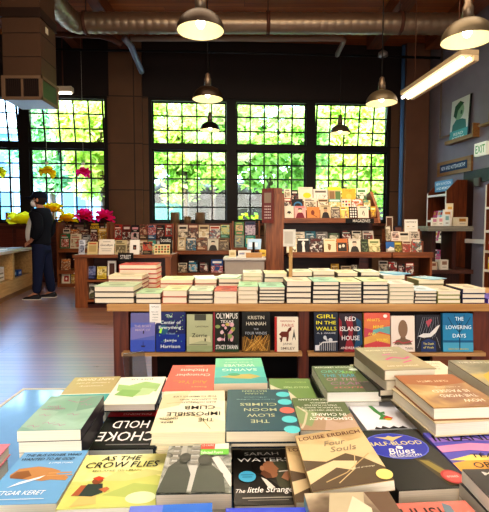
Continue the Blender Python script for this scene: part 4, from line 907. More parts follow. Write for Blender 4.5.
# forward is -x ; y = -1 is the side nearer the camera
V = [(0, 0, .95), (.0, 0, 1.08), (.015, 0, 1.26), (.03, 0, 1.42), (.015, 0, 1.5), (0, 0, 1.55), (-.012, 0, 1.63), (-.005, 0, 1.7)]
E = [(0, 1), (1, 2), (2, 3), (3, 4), (4, 5), (5, 6), (6, 7)]
RD_ = [(.1, .1), (.1, .09), (.11, .1), (.09, .07), .055, .06, (.082, .098), (.06, .075)]
def limb(root, pts, rads):
    k = root
    for p_, q_ in zip(pts, rads): V.append(p_); RD_.append(q_); E.append((k, len(V) - 1)); k = len(V) - 1
    return k
for s in (-1, 1):
    ax = .12 if s > 0 else -.04
    limb(0, [(.01, s * .1, .86), (ax * .4, s * .105, .5), (ax, s * .11, .1), (ax - .09, s * .12, .045), (ax - .15, s * .12, .03)], [.085, .058, .042, (.035, .04), (.022, .035)])
    limb(3, [(.03, s * .19, 1.4), (.07, s * .235, 1.13), (-.06, s * .2, .965), (-.1, s * .185, .93)], [.045, .04, .03, (.034, .02)])
body = skin('body', V, E, RD_, SKIN, 2, P)
# hands with five fingers each
for s in (-1, 1):
    hv = [(-.09, s * .188, .94), (-.125, s * .182, .915)]; he = [(0, 1)]; hr = [(.028, .02), (.03, .016)]
    def fing(root, pts, rr):
        k = root
        for p_ in pts: hv.append(p_); hr.append(rr); he.append((k, len(hv) - 1)); k = len(hv) - 1
    for j, (dz, ln_) in enumerate(((.024, .9), (.008, 1.0), (-.008, .95), (-.022, .75))):
        fing(1, [(-.145, s * .182, .91 + dz), (-.145 - .026 * ln_, s * .178, .895 + dz), (-.14 - .03 * ln_, s * .165, .875 + dz)], .0085)
    fing(0, [(-.105, s * .165, .955), (-.13, s * .15, .95), (-.148, s * .146, .938)], .0095)
    skin('hand', hv, he, hr, SKIN, 1, P)
# clothes
JV = [(.01, 0, .84), (.0, 0, .94), (.0, 0, 1.08), (.02, 0, 1.26), (.04, 0, 1.4), (.025, 0, 1.49)]; JE = [(0, 1), (1, 2), (2, 3), (3, 4), (4, 5)]; JR = [(.175, .17), (.18, .175), (.18, .17), (.19, .18), (.165, .16), (.09, .09)]
for s in (-1, 1):
    k = len(JV); JV += [(.035, s * .2, 1.41), (.085, s * .25, 1.15), (-.01, s * .225, .99)]; JE += [(4, k), (k, k + 1), (k + 1, k + 2)]; JR += [.105, .088, .068]
skin('jacket', JV, JE, JR, NAVY, 2, P)
SV = [(-.085, 0, .9), (-.12, 0, 1.02), (-.125, 0, 1.14), (-.085, 0, 1.32), (-.045, 0, 1.44)]
skin('shirt', SV, [(0, 1), (1, 2), (2, 3), (3, 4)], [(.09, .13), (.1, .13), (.1, .125), (.09, .1), (.06, .06)], SHIRT, 2, P)
TV = [(0, 0, .98), (0, 0, .9)]; TE_ = [(0, 1)]; TR = [(.15, .15), (.155, .16)]
for s in (-1, 1):
    ax = .12 if s > 0 else -.04
    k = len(TV); TV += [(.015 + .1 * ax, s * .09, .78), (ax * .45 + .01, s * .1, .5), (ax + .005, s * .105, .08)]; TE_ += [(1, k), (k, k + 1), (k + 1, k + 2)]; TR += [.115, .088, .07]
skin('trousers', TV, TE_, TR, JEAN, 2, P)
for s in (-1, 1):
    ax = .12 if s > 0 else -.04
    m = MB(); pr = [(.06, .0), (.065, .05), (.04, .09), (-.02, .085), (-.09, .06), (-.17, .045), (-.205, .03), (-.21, .0)]
    vs = []; k = len(pr)
    for yy, sc in ((-.045, .9), (-.03, 1.0), (.03, 1.0), (.045, .9)):
        vs += [(ax + x * (1 if sc == 1 else .97), s * .118 + yy, z * sc) for x, z in pr]
    fs = [tuple(range(k)), tuple(range(4 * k - 1, 3 * k - 1, -1))]
    for j in range(3): fs += [(j * k + i, (j + 1) * k + i, (j + 1) * k + (i + 1) % k, j * k + (i + 1) % k) for i in range(k)]
    m.mesh(vs, fs, paint('#1c1a20', .5), True)
    m.box(ax - .21, ax + .065, s * .118 - .047, s * .118 + .047, 0, .014, paint('#c8c2ba')); m.build('shoe', P)
# head details: cap, mask, ear, eye, hair
HX, HZ = -.008, 1.64
m = MB(); prof = [(.112, 0), (.115, .03), (.108, .065), (.085, .095), (.045, .11), (.004, .113)]
vs = []; sg = 24
m.lathe(prof, CAPM, sg, Matrix.Translation((HX + .008, 0, HZ + .02)) @ Matrix.Diagonal((1.06, .88, 1, 1)))
br = [(HX - .09 - .14 * math.sin(PI * t / 10) ** .6 * 1.0, -.075 + .15 * t / 10, HZ + .025 - .012) for t in range(11)]
m.poly([(p_[0], p_[1], p_[2]) for p_ in br] + [(HX - .07, .07, HZ + .035), (HX - .07, -.07, HZ + .035)], CAPM)
m.poly([(p_[0], p_[1], p_[2] - .016) for p_ in br][::-1] + [(HX - .07, -.07, HZ + .022), (HX - .07, .07, HZ + .022)], CAPM)
m.ball((HX - .15, 0, HZ + .03), (.095, .075, .013), CAPM, 16, 8); m.build('cap', P)
m = MB(); m.ball((HX - .075, 0, HZ - .068), (.058, .058, .062), paint('#ece8e4', .8), 16, 10); m.build('face_mask', P)
m = MB()
for s in (-1, 1): m.tube([(HX - .08, s * .05, HZ - .035), (HX - .02, s * .088, HZ - .02), (HX + .012, s * .09, HZ - .01)], .0025, paint('#ece8e4', .8), 6)
m.build('mask_strap', P)
m = MB()
for s in (-1, 1): m.ball((HX + .012, s * .088, HZ - .02), (.022, .01, .034), SKIN, 10, 8)
m.build('ear', P)
m = MB()
for s in (-1, 1): m.ball((HX - .082, s * .032, HZ - .0), (.012, .014, .01), paint('#1c1512', .3), 10, 8)
m.build('eye', P)
m = MB(); m.lathe([(.1, .03), (.104, 0), (.1, -.045), (.085, -.075), (.06, -.09)], paint('#2a1f1a', .7), 24, Matrix.Translation((HX + .028, 0, HZ)) @ Matrix.Diagonal((.84, .86, 1, 1))); m.build('hair', P)

# =================================================================== PAPER FLOWERS
def petals(m, c, r, n, col, seed, e0=-.3, e1=1.2, wide=.6):
    rnd = random.Random(seed); c = Vector(c)
    for k in range(n):
        a = 2 * PI * k / n * 1.0 + rnd.uniform(-.3, .3); el = e0 + (e1 - e0) * ((k * .618) % 1.0); L = r * rnd.uniform(.85, 1.1); w = L * wide
        d = Vector((math.cos(a) * math.cos(el), math.sin(a) * math.cos(el), math.sin(el))); s = Vector((-math.sin(a), math.cos(a), 0)); nrm = d.cross(s)
        vs = []; N = 6
        for i in range(N + 1):
            t = i / N; ww = w * math.sin(PI * min(1, .12 + t * .8)) * (1 + rnd.uniform(-.12, .12))
            for j in (-1, -.5, 0, .5, 1): vs.append(c + d * (L * t) + s * (ww * j) + nrm * (-.2 * L * t * t + .3 * w * j * j + rnd.uniform(-.05, .05) * L))
        fs = [(i * 5 + j, i * 5 + j + 1, (i + 1) * 5 + j + 1, (i + 1) * 5 + j) for i in range(N) for j in range(4)]
        m.mesh(vs, fs, col, True)
def leafpaper(c):
    return leaf_mat(c, c, .75)
PINK = leafpaper('#ff2f86'); YEL = leafpaper('#ffd21f'); YEL2 = leafpaper('#fff03a')
for px, py, rr, lab in ((84.5, 212, .26, 'left pink tissue paper flower in a dark vase by the left window'), (104.5, 212.5, .26, 'right pink tissue paper flower in a dark vase by the left window')):
    Yf = 9.1; c = at(px, py, Yf); r = thing('paper_flower', lab, 'paper flower', (c.x, c.y, c.z), 0, 'pink paper flowers')
    m = MB(); petals(m, (0, 0, -.1), rr * .8, 14, PINK, int(px), -.35, 1.4); m.build('petals', r)
    m = MB(); m.tube([(0, 0, -.3), (0, 0, -.08)], .012, paint('#3c5a2a'), 6); m.build('stem', r)
    zb = Z(222.3, Yw); q = thing('flower_vase', ('left' if px < 90 else 'right') + ' dark cylindrical vase holding a pink paper flower', 'vase', (c.x, c.y, zb), 0, 'dark flower vases')
    m = MB(); h = c.z - .12 - zb; h = max(h, .1); m.lathe([(.06, -.0), (.085, .0), (.09, h), (.075, h), (.07, .03), (.0, .03)], paint('#3a1a1a', .4), 20); m.build('vase_body', q)
for px, py, rr, col, lab in ((47, 171.5, .2, YEL, 'yellow paper flower hanging on a string in the left window'), (83.5, 172, .18, PINK, 'pink paper flower hanging on a string in the left window'), (-2, 171.5, .2, YEL2, 'lime yellow paper flower hanging at the left frame edge')):
    Yf = 9.4; c = at(px, py, Yf); r = thing('hanging_flower', lab, 'paper flower', c, 0, 'paper flowers hung in the window')
    m = MB(); petals(m, (0, 0, .02), rr, 9, col, int(px) + 50, -.75, .45); m.build('petals', r)
    m = MB(); m.tube([(0, 0, .04), (0, 0, CEIL - c.z)], .003, paint('#d8d4c8'), 5); m.build('string', r)
    m = MB(); m.ball((0, 0, .17), .035, paint('#efeae0', .3)); m.build('bead', r)
for px, py, Yf, rr, col, lab in ((21, 220, 9.45, .33, YEL2, 'large bright yellow paper flower lying on the sill left of the person'), (53, 208, 9.4, .24, YEL, 'golden paper flower behind the back of the person'), (67, 217.5, 9.3, .22, YEL, 'golden yellow paper flower right of the person above the bookcase')):
    c = at(px, py, Yf); r = thing('paper_flower', lab, 'paper flower', c, 0, 'yellow paper flowers')
    m = MB(); petals(m, (0, 0, -.08), rr, 12, col, int(px) + 9, .05, 1.1); m.build('petals', r)
    m = MB(); m.tube([(0, 0, ZB - c.z), (0, 0, -.04)], .015, paint('#8a7a2a'), 6); m.build('stem', r)
# painted red letters on the left pane
m = MB(); c = at(6, 219, 9.98); art(m, c + Vector((-.35, 0, -.12)), Vector((.9, 0, 0)), Vector((0, 0, .3)), Vector((0, -1, 0)), [('l', [(0, 0), (.15, .9), (.3, 0)], .09, '#e05a5a'), ('l', [(.42, 0), (.42, .9), (.58, .3), (.74, .9), (.74, 0)], .09, '#e05a5a')])
tag(m.build('window_lettering'), 'red painted letters on the lower pane of the leftmost window', 'lettering')

# =================================================================== MIDDLE TABLE
ZM = .70
pf = ground(244.5, 304, ZM); YM = pf.y
def MX(px, Y=None): return (px - 244.5) / FPX * Y_eff(Y or YM)
def Y_eff(Y): return Y * math.cos(PITCH) + (CAM_H - ZM) * math.sin(PITCH)
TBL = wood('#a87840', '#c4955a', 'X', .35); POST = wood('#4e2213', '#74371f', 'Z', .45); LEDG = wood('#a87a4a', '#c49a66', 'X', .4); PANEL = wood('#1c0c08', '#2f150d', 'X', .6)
x0 = MX(106.5); x1 = 2.0
r = thing('book_table', 'long wooden book table with stacked books on top and face-out ledge in front', 'table', (0, YM, 0))
zth = ZM - at(244.5, 311.5, YM).z
m = MB(); m.box(x0, x1, 0, .78, ZM - zth, ZM, TBL, bev=.004); m.build('table_top', r)
zled = at(244.5, 351.5, YM).z
def post(pa, pb, y0=.03, y1=.11, z1=None):
    m = MB(); m.box(MX(pa), MX(pb), y0, y1, 0, ZM - zth if z1 is None else z1, POST); m.build('leg', r)
post(111.5, 127); post(299.5, 310)
m = MB(); m.box(MX(476), MX(496), .03, .11, 0, ZM - zth, POST); m.build('leg', r)
m = MB(); m.box(MX(134), MX(146), .5, .58, 0, ZM - zth, POST); m.build('leg', r)
m = MB(); m.box(x1 - .1, x1 - .02, .03, .11, 0, ZM - zth, POST); m.build('leg', r)
for pa, pb in ((122, 302), (308, 485)):
    m = MB(); m.box(MX(pa), MX(pb), -.02, .1 if pa > 200 else .1, zled - .022, zled, LEDG) if False else m.box(MX(pa), MX(pb), -.03, .028, zled - .022, zled, LEDG); m.build('display_ledge', r)
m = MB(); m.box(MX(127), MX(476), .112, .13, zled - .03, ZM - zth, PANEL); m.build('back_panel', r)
m = MB(); m.box(MX(147), MX(476), .3, .32, .12, zled - .03, paint('#0d0706', .8)); m.build('lower_panel', r)  # near-black sheet standing in for the dark void under the ledge
m = MB(); m.box(MX(438), MX(473), .06, .1, .1, zled - .03, wood('#7a4424', '#96592f', 'X')); m.build('lower_panel', r)
m = MB(); m.box(MX(127), MX(476), .06, .1, .1, .2, POST); m.build('stretcher', r)

def stack(idx, rowname, px0, px1, ptop, n, top, line, Y, D, pb=304, page='#ecdcc0', spine=None, rz0=0, tint='cream', xs=None, zbase=None):
    Yf = YM + Y
    zb = ZM + .0005 if zbase is None else zbase
    a = (px0 - 244.5) / FPX * Y_eff(Yf); b = (px1 - 244.5) / FPX * Y_eff(Yf); w = b - a
    ztop = at(244.5, ptop, Yf).z; t = (ztop - zb) / n
    rnd = random.Random(idx * 31 + 7 + len(rowname))
    for k in range(n):
        isTop = k == n - 1
        its = []
        if isTop:
            c2 = tuple(max(0, min(1, v * .8)) for v in lin_srgb(top)); its = [('r', .12, .62, .88, .7, hexof(c2)), ('r', .12, .76, .7, .84, hexof(c2)), ('e', .5, .33, .22, .17, hexof(c2))]
        me = book_meshes(w - rnd.uniform(0, .004), D, t - .0004, top if isTop else line, spine or line, its, page, hard=True, c=min(.0036, t * .14))
        dn = n - 1 - k
        lab = (f'{tint} hardcover on top of {rowname}' if dn == 0 else f'hardcover, {ORD[dn]} from top in {rowname}')
        put_book(me, lab, 'book', 'stacked hardcovers on the long table', ((a + b) / 2 + rnd.uniform(-.002, .002), Yf + D / 2 + rnd.uniform(0, .006), zb + k * t), rz0 + R(rnd.uniform(-.8, .8)))
    return zb + n * t
def lin_srgb(h): h = h.lstrip('#'); return tuple(int(h[i:i + 2], 16) / 255 for i in (0, 2, 4))
def hexof(c): return '#%02x%02x%02x' % tuple(int(v * 255) for v in c)
BKL = '#1f1a1c'
front = [(94, 134.5, 286.2, 3, '#b9c8a4', BKL, 'pale green'), (135.5, 161, 293, 2, '#a9c79a', BKL, 'green'), (162.5, 187.3, 290.2, 2, '#d8d29a', '#b8604a', 'pale yellow'), (188.3, 213, 290.6, 3, '#c3cfae', '#2a2a28', 'grey green'),
         (214, 237, 290.8, 2, '#b8493c', '#d8c8b4', 'red'), (238, 258, 286, 4, '#a8d2a0', '#c9b89a', 'mint green'), (259, 285.2, 286.8, 5, '#a8d4b4', '#1e1a20', 'pale mint'), (286, 311.5, 281, 4, '#e8d8b8', '#33262a', 'cream'),
         (312.5, 338.8, 281.2, 5, '#a6cfb0', '#1b2028', 'sea green'), (339.2, 361.8, 281.6, 7, '#d9d6a4', '#4a4a4a', 'straw yellow'), (362.6, 388, 281, 5, '#cdd6a6', '#20242e', 'pale lime'), (389, 414.3, 283.6, 5, '#e3dcc8', '#b8b094', 'ivory'),
         (414.8, 437.2, 290.4, 4, '#cfe0e4', '#2c2c2c', 'pale blue'), (437.6, 461, 291, 3, '#d8ccb0', '#8a8a4a', 'tan'), (462, 485.6, 288.6, 3, '#e4d6ba', '#23264a', 'buff'), (487.4, 512, 298.6, 1, '#7a6ac4', '#5a4aa8', 'purple')]
for i, (a, b, pt, n, top, line, tint) in enumerate(front):
    stack(i, f'the {ORD[i]} front stack from left on long table', a, b, pt, n, top, line, .012, .235, tint=tint, spine=line)
# second row
back = [(108, 143, 275.5, 5, '#d8c8a8', '#8a3c30', 'brown and cream', .27, .2), (119, 157, 264.5, 6, '#c9564a', '#c4483e', 'salmon red', .5, .2), (160, 193, 279.5, 4, '#dde0a8', '#b8604a', 'lemon', .285, .23), (194.5, 217, 279.5, 4, '#dfe2c4', '#a8604c', 'pale cream', .285, .23), (218, 241, 278.5, 4, '#b9d4b4', '#2a2624', 'green white', .285, .23),
        (243, 262, 272.5, 6, '#e2e2c4', '#c8bc98', 'ivory', .285, .2), (264, 287, 273, 5, '#e6e4b8', '#3a3230', 'pale yellow', .285, .2), (288.5, 312, 271.5, 5, '#d8e2c0', '#4a4038', 'pale green', .285, .2), (313, 335, 271, 6, '#e6dcc0', '#8a7a62', 'cream', .285, .22), (337, 358, 272.5, 6, '#dcd9b4', '#5a544a', 'yellowish', .285, .22),
        (360, 380, 272, 6, '#d4dcc0', '#2a2c34', 'pale green', .285, .22), (383, 405, 275, 5, '#dfe6e0', '#8a8a78', 'bluish white', .285, .22), (418, 444, 280, 4, '#d9cfae', '#7a7a52', 'tan', .285, .22)]
for i, (a, b, pt, n, top, line, tint, Y, D) in enumerate(back):
    stack(i + 40, f'the {ORD[i]} back-row stack from left on long table', a, b, pt, n, top, line, Y, D, tint=tint, spine=line)
# slim loose booklets lying on top of the stacks
def loose(label, px, py, z, Y, w, l, col, rz, tiltx=0):
    Yf = YM + Y; c = (px - 244.5) / FPX * Yf
    m = MB(); m.box(-w / 2, w / 2, -l / 2, l / 2, 0, .006, paint(col)); m.box(-w * .35, w * .35, l * .1, l * .35, .006, .0066, paint('#b8c8c4'))
    o = m.build('booklet', None, (c, Yf, z), rz); o.rotation_euler = (tiltx, 0, rz); tag(o, label, 'booklet', 'loose booklets on the stacks')
def topz(pt, Y): return at(244.5, pt, YM + Y).z + .001
loose('white booklet lying askew on the fourth back-row stack', 205, 272, topz(279.5, .285), .40, .15, .2, '#eef2f0', R(14))
loose('pale green booklet lying on the fifth back-row stack', 229, 270, topz(278.5, .285), .40, .15, .2, '#dfeccf', R(-12))
loose('blue edged booklet lying on the bluish white back-row stack', 394, 272, topz(275, .285), .39, .14, .19, '#7fb4cc', R(25))
loose('blue striped booklet lying on the tan back-row stack at right', 430, 276, topz(280, .285), .39, .14, .18, '#9cc4d4', R(30))

# sign stake standing between the stacks
c = at(290.5, 276, YM + .27)
r = thing('sign_stake', 'white block sign on a thin wooden stake standing among the stacks', 'sign', (c.x, YM + .265, ZM + .001), R(-35))
m = MB(); zt = at(290, 229.5, YM + .27).z - ZM; m.box(-.009, .009, -.009, .009, 0, zt - .02, wood('#b98d5a', '#d2aa76', 'Z')); m.build('stake', r)
m = MB(); z0 = at(290, 246.5, YM + .27).z - ZM; m.box(-.042, .042, -.03, -.009, z0, zt, paint('#e6dfd2')); m.box(-.032, .032, -.032, -.03, z0 + .02, zt - .015, paint('#cfc6b8')); m.build('sign_block', r)
# paper note over the table edge
a = at(149.5, 304, YM); b = at(161, 304, YM); zb = at(155, 324, YM).z
m = MB(); w = b.x - a.x; m.box(-w / 2, w / 2, -.0025, -.001, zb - ZM, .001, paint('#efe8dc'))
art(m, Vector((-w / 2, -.0025, zb - ZM)), Vector((w, 0, 0)), Vector((0, 0, ZM - zb)), Vector((0, -1, 0)), [('t', 'Staff picks', .5, .86, .7, .08, '#6a6862', .3), ('t', 'Ask us for', .45, .62, .6, .07, '#6a6862', .3), ('t', 'Signed', .5, .48, .55, .07, '#6a6862', .3), ('t', 'copies', .5, .34, .5, .07, '#6a6862', .3), ('r', .2, .2, .7, .22, '#8a8880')])
tag(m.build('paper_note', None, ((a.x + b.x) / 2, YM - .001, ZM)), 'white handwritten paper note hanging over the front edge of the long table', 'note')

# face-out books on the ledge
def face_book(label, x0, x1, y0, col, items, spine=None, t=.028, tilt=6, page='#efe6d6'):
    Yf = YM - .005
    ye = Yf * math.cos(PITCH) + (CAM_H - zled) * math.sin(PITCH)
    a = (x0 - 244.5) / FPX * ye; b = (x1 - 244.5) / FPX * ye; w = b - a; h = (at(244.5, y0 + .9, Yf).z - zled) / math.cos(R(tilt))
    r = thing('display_book', label, 'book', ((a + b) / 2, YM - .022, zled + .0046), 0, 'face-out books on the table ledge'); r.rotation_euler = (R(-tilt), 0, 0)
    m = MB(); c = .0022
    m.box(-w / 2, w / 2, 0, c, 0, h, paint(col, .35)); m.box(-w / 2, w / 2, t - c, t, 0, h, paint(col, .35)); m.box(-w / 2, -w / 2 + c, c, t - c, 0, h, paint(spine or col, .35))
    art(m, Vector((-w / 2, 0, 0)), Vector((w, 0, 0)), Vector((0, 0, h)), Vector((0, -1, 0)), items); m.build('cover', r)
    m = MB(); m.box(-w / 2 + c, w / 2 - .003, c, t - c, .003, h - .003, pages_mat(page)); m.build('page_block', r)
rb = random.Random(2)
face_book('blue and violet faded cover, leftmost face-out book on the ledge', 131, 155.5, 313, '#5a66b0', [('r', 0, 0, 1, .3, '#3f57b4'), ('p', [(0, .3), (1, .42), (1, .75), (0, .62)], '#7a78b4'), ('r', 0, .75, 1, 1, '#6c6896'), ('t', 'THE BOAT', .5, .66, .7, .06, '#b8a8b8'), ('t', 'MADE OF', .5, .56, .6, .06, '#b8a8b8'), ('p', [(.42, .16), (.62, .16), (.58, .12), (.46, .12)], '#2c2c50'), ('l', [(.52, .16), (.52, .26)], .02, '#2c2c50'), ('l', [(.52, .46), (.54, .54)], .05, '#3a3450')])
face_book('navy blue cover with green sparkles and white lettering on the ledge', 156.5, 185.5, 312, '#151f5c', [('r', 0, 0, 1, .45, '#10308a'), ('e', .25, .55, .16, .12, '#1f5a7a')] + [('e', rb.uniform(.04, .96), rb.uniform(.1, .95), .012, .009, rb.choice(['#9ae85a', '#d8f08a', '#5ac878'])) for _ in range(34)] + [('t', 'The', .45, .9, .22, .075, '#d8ecd0'), ('t', 'Center of', .5, .74, .7, .085, '#e8f0e8'), ('t', 'Everything', .48, .6, .76, .1, '#e8f0e8'), ('t', 'A Novel', .5, .46, .3, .05, '#9ab8c8'), ('t', 'Jamie', .5, .28, .42, .085, '#e8f0e8'), ('t', 'Harrison', .5, .14, .66, .085, '#e8f0e8'), ('p', [(.1, .48), (.16, .6), (.22, .58), (.18, .46)], '#a8e84a')], t=.026)
face_book('beige olive cover with a dark tab, third face-out book on the ledge', 187, 212.5, 314.5, '#aeb088', [('r', 0, 0, 1, .16, '#9aa478'), ('r', .3, .84, .75, 1, '#4a4a3c'), ('p', [(.1, .2), (.6, .3), (.95, .25), (.9, .42), (.1, .4)], '#c8c49a'), ('t', 'Zorrie', .5, .44, .6, .1, '#23241c'), ('l', [(.72, .28), (.72, .36)], .05, '#3a3a2c'), ('t', 'Laird Hunt', .6, .68, .5, .05, '#4a4a3a'), ('r', .1, .18, .8, .2, '#7a7a5a')], t=.024)
face_book('black cover with pink blossom tree and red spine on the ledge', 213.5, 239, 312, '#8f1f30', [('r', .06, 0, 1, 1, '#24281c'), ('r', .06, 0, 1, .14, '#2c4a2c')] + [('e', rb.uniform(.15, .92), rb.uniform(.3, .72), rb.uniform(.05, .1), rb.uniform(.03, .06), rb.choice(['#c88a98', '#d8a8ac', '#c8b45a', '#8a9a5a', '#e0c0c0'])) for _ in range(26)] + [('p', [(.44, .2), (.6, .2), (.56, .45), (.7, .58), (.64, .62), (.52, .5), (.4, .6), (.34, .57), (.46, .44)], '#14120e'), ('p', [(.15, .2), (.95, .2), (.7, .26), (.4, .26)], '#14120e'), ('t', 'OLYMPUS', .53, .9, .84, .14, '#f0e8dc'), ('t', 'TEXAS', .53, .76, .5, .07, '#f0e8dc'), ('t', 'STACEY SWANN', .53, .12, .86, .11, '#f0ece4')], t=.03)
face_book('black cover with gold wheat and pale lettering on the ledge', 242, 270, 312, '#15130f', [('p', [(0, 0), (1, 0), (1, .42), (.8, .34), (.6, .4), (.35, .3), (0, .38)], '#6a4a1c')] + [('l', [(rb.uniform(0, .9), .02), (rb.uniform(0, 1), rb.uniform(.2, .44))], .012, rb.choice(['#c8923a', '#e0b05a', '#a87428'])) for _ in range(40)] + [('t', 'KRISTIN', .5, .86, .58, .09, '#d8cfb8'), ('t', 'HANNAH', .5, .71, .7, .09, '#d8cfb8'), ('t', 'THE', .5, .57, .18, .045, '#b0b4b8'), ('t', 'FOUR WINDS', .5, .47, .76, .07, '#b0b4b8')], t=.034)
face_book('cream cover with brown horse and red spine on the ledge', 274.5, 298, 317, '#e8dcc4', [('r', 0, 0, .1, 1, '#b02a24'), ('p', [(.18, .5), (.3, .58), (.52, .58), (.6, .68), (.72, .72), (.7, .62), (.6, .56), (.6, .44), (.56, .3), (.5, .3), (.5, .42), (.34, .42), (.3, .28), (.24, .28), (.28, .44)], '#6a2c1c'), ('l', [(.3, .3), (.22, .4)], .04, '#3a1c14'), ('p', [(.74, .32), (.82, .66), (.9, .32), (.82, .44)], '#4a4640'), ('t', 'PERESTROIKA IN', .55, .88, .6, .045, '#b04a3a'), ('t', 'PARIS', .56, .76, .5, .09, '#c06a5a'), ('t', 'JANE', .54, .22, .38, .075, '#8a7a6a'), ('t', 'SMILEY', .56, .1, .6, .075, '#8a7a6a')], spine='#b02a24', t=.03)
bal = [('r', .22 + .08 * i, .02, .24 + .08 * i, .24, '#c8c4c0') for i in range(9)]
face_book('dark slate cover with yellow title above white railings on the ledge', 314, 337.5, 312.5, '#232a3a', bal + [('l', [(.1, .1), (.35, .24), (.98, .26)], .03, '#d8d4d0'), ('e', .45, .36, .07, .05, '#c8c8c8'), ('e', .68, .3, .09, .05, '#c8c8c8'), ('l', [(.45, .36), (.55, .28)], .06, '#c8c8c8'), ('t', 'GIRL', .5, .9, .8, .1, '#ecdf2c'), ('t', 'IN THE', .5, .74, .84, .085, '#ecdf2c'), ('t', 'WALLS', .5, .59, .86, .095, '#ecdf2c'), ('t', 'A. J. GNUSE', .5, .47, .8, .045, '#d8d8dc'), ('r', .03, .03, .2, .17, '#d8d4d4')], t=.026)
face_book('black cover with red and blue leaves and white title on the ledge', 338.5, 361.8, 313.5, '#2a1420', [('p', [(.2, 0), (.42, .5), (.3, .8), (.55, .95), (.62, .6), (.55, .3), (.7, 0)], '#8f2430'), ('p', [(.62, .05), (.8, .5), (.72, .9), (.95, .8), (1, .2)], '#1c4a6a'), ('p', [(0, .5), (.16, .3), (.12, .8), (0, .9)], '#8f2430'), ('t', 'RED', .5, .86, .46, .11, '#efe8e2'), ('t', 'ISLAND', .48, .6, .86, .12, '#efe8e2'), ('t', 'HOUSE', .5, .36, .76, .12, '#efe8e2'), ('t', 'ANDREA LEE', .5, .1, .86, .065, '#efd8d0')], t=.027)
face_book('colourful waved red and teal cover with yellow title on the ledge', 363.5, 389.5, 313, '#d8604c', [('p', [(0, 0), (1, 0), (1, .2), (.5, .28), (0, .18)], '#c8484a'), ('p', [(0, .18), (.5, .28), (1, .2), (1, .42), (.55, .48), (0, .36)], '#d8a050'), ('p', [(.3, .42), (.6, .52), (1, .44), (1, .66), (.6, .62), (.3, .55)], '#6fa8a0'), ('p', [(0, .36), (.3, .42), (.35, .56), (0, .62)], '#c04a58'), ('p', [(0, .62), (.35, .56), (1, .7), (1, .82), (0, .82)], '#d87a4a'), ('e', .82, .92, .08, .045, '#efe8d8'), ('t', "WHAT'S", .35, .82, .5, .075, '#f0d24a'), ('t', 'MINE', .55, .64, .4, .075, '#f0d24a'), ('t', 'AND', .3, .46, .3, .075, '#f0d24a'), ('t', 'YOURS', .68, .3, .44, .075, '#f0d24a'), ('t', 'NAIMA COSTER', .48, .1, .76, .05, '#f0d890')], spine='#d8c03a', t=.028)
face_book('cream cover with brown faceless head silhouette on the ledge', 390.5, 414, 316, '#e8d6c4', [('p', [(.12, .2), (.88, .2), (.8, .32), (.62, .36), (.58, .46), (.42, .46), (.38, .36), (.2, .32)], '#7a5f48'), ('e', .5, .64, .2, .25, '#8a6c52'), ('l', [(.05, .24), (.3, .3), (.5, .24), (.9, .3)], .025, '#b8404a'), ('t', 'MORE THAN', .5, .2, .5, .04, '#6a5a4a'), ('t', 'TWIN', .75, .09, .34, .07, '#6a5a4a')], t=.022)
face_book('black scribbled cover with white swooping bird shape on the ledge', 415, 440, 315, '#26242a', [('l', [(.05 + .1 * i, .35 + .05 * (i % 3)), (.2 + .1 * i, .7 + .08 * (i % 2)), (.3 + .08 * i, .95)], .012, '#8a8c94') for i in range(8)] + [('p', [(.08, .42), (.3, .5), (.55, .5), (.85, .7), (.98, .74), (.8, .52), (.6, .4), (.3, .38)], '#dcd6ce'), ('p', [(.4, .82), (.6, .9), (.66, .86), (.5, .66)], '#b0505a'), ('p', [(.2, 0), (.8, 0), (.78, .28), (.5, .36), (.22, .28)], '#2c3c66'), ('t', 'The Death', .5, .22, .42, .06, '#e0cf6a'), ('t', 'of Vivek', .5, .12, .42, .06, '#e0cf6a'), ('l', [(.05, .1), (.2, .4)], .012, '#a8a8a8'), ('l', [(.95, .1), (.82, .4)], .012, '#a8a8a8')], t=.024)
face_book('blue cover with bare dark tree, rightmost face-out book on the ledge', 442, 472, 313.5, '#2f86ac', [('r', 0, 0, 1, .3, '#4f9fbc'), ('r', 0, .24, 1, .3, '#1f5f84'), ('p', [(0, .7), (1, .6), (1, 1), (0, 1)], '#256f96'), ('l', [(.55, .05), (.56, .75)], .035, '#173a4e'), ('l', [(.56, .5), (.3, .72), (.18, .9)], .02, '#173a4e'), ('l', [(.56, .52), (.8, .74), (.92, .9)], .02, '#173a4e'), ('l', [(.56, .6), (.42, .86), (.4, .97)], .016, '#173a4e'), ('l', [(.56, .62), (.68, .86), (.72, .97)], .016, '#173a4e'), ('t', 'THE', .55, .86, .28, .1, '#e6f2f4'), ('t', 'LOWERING', .52, .64, .84, .1, '#e6f2f4'), ('t', 'DAYS', .54, .42, .44, .1, '#e6f2f4'), ('t', 'GREGORY BROWN', .5, .07, .66, .045, '#c8b84a')], t=.03)

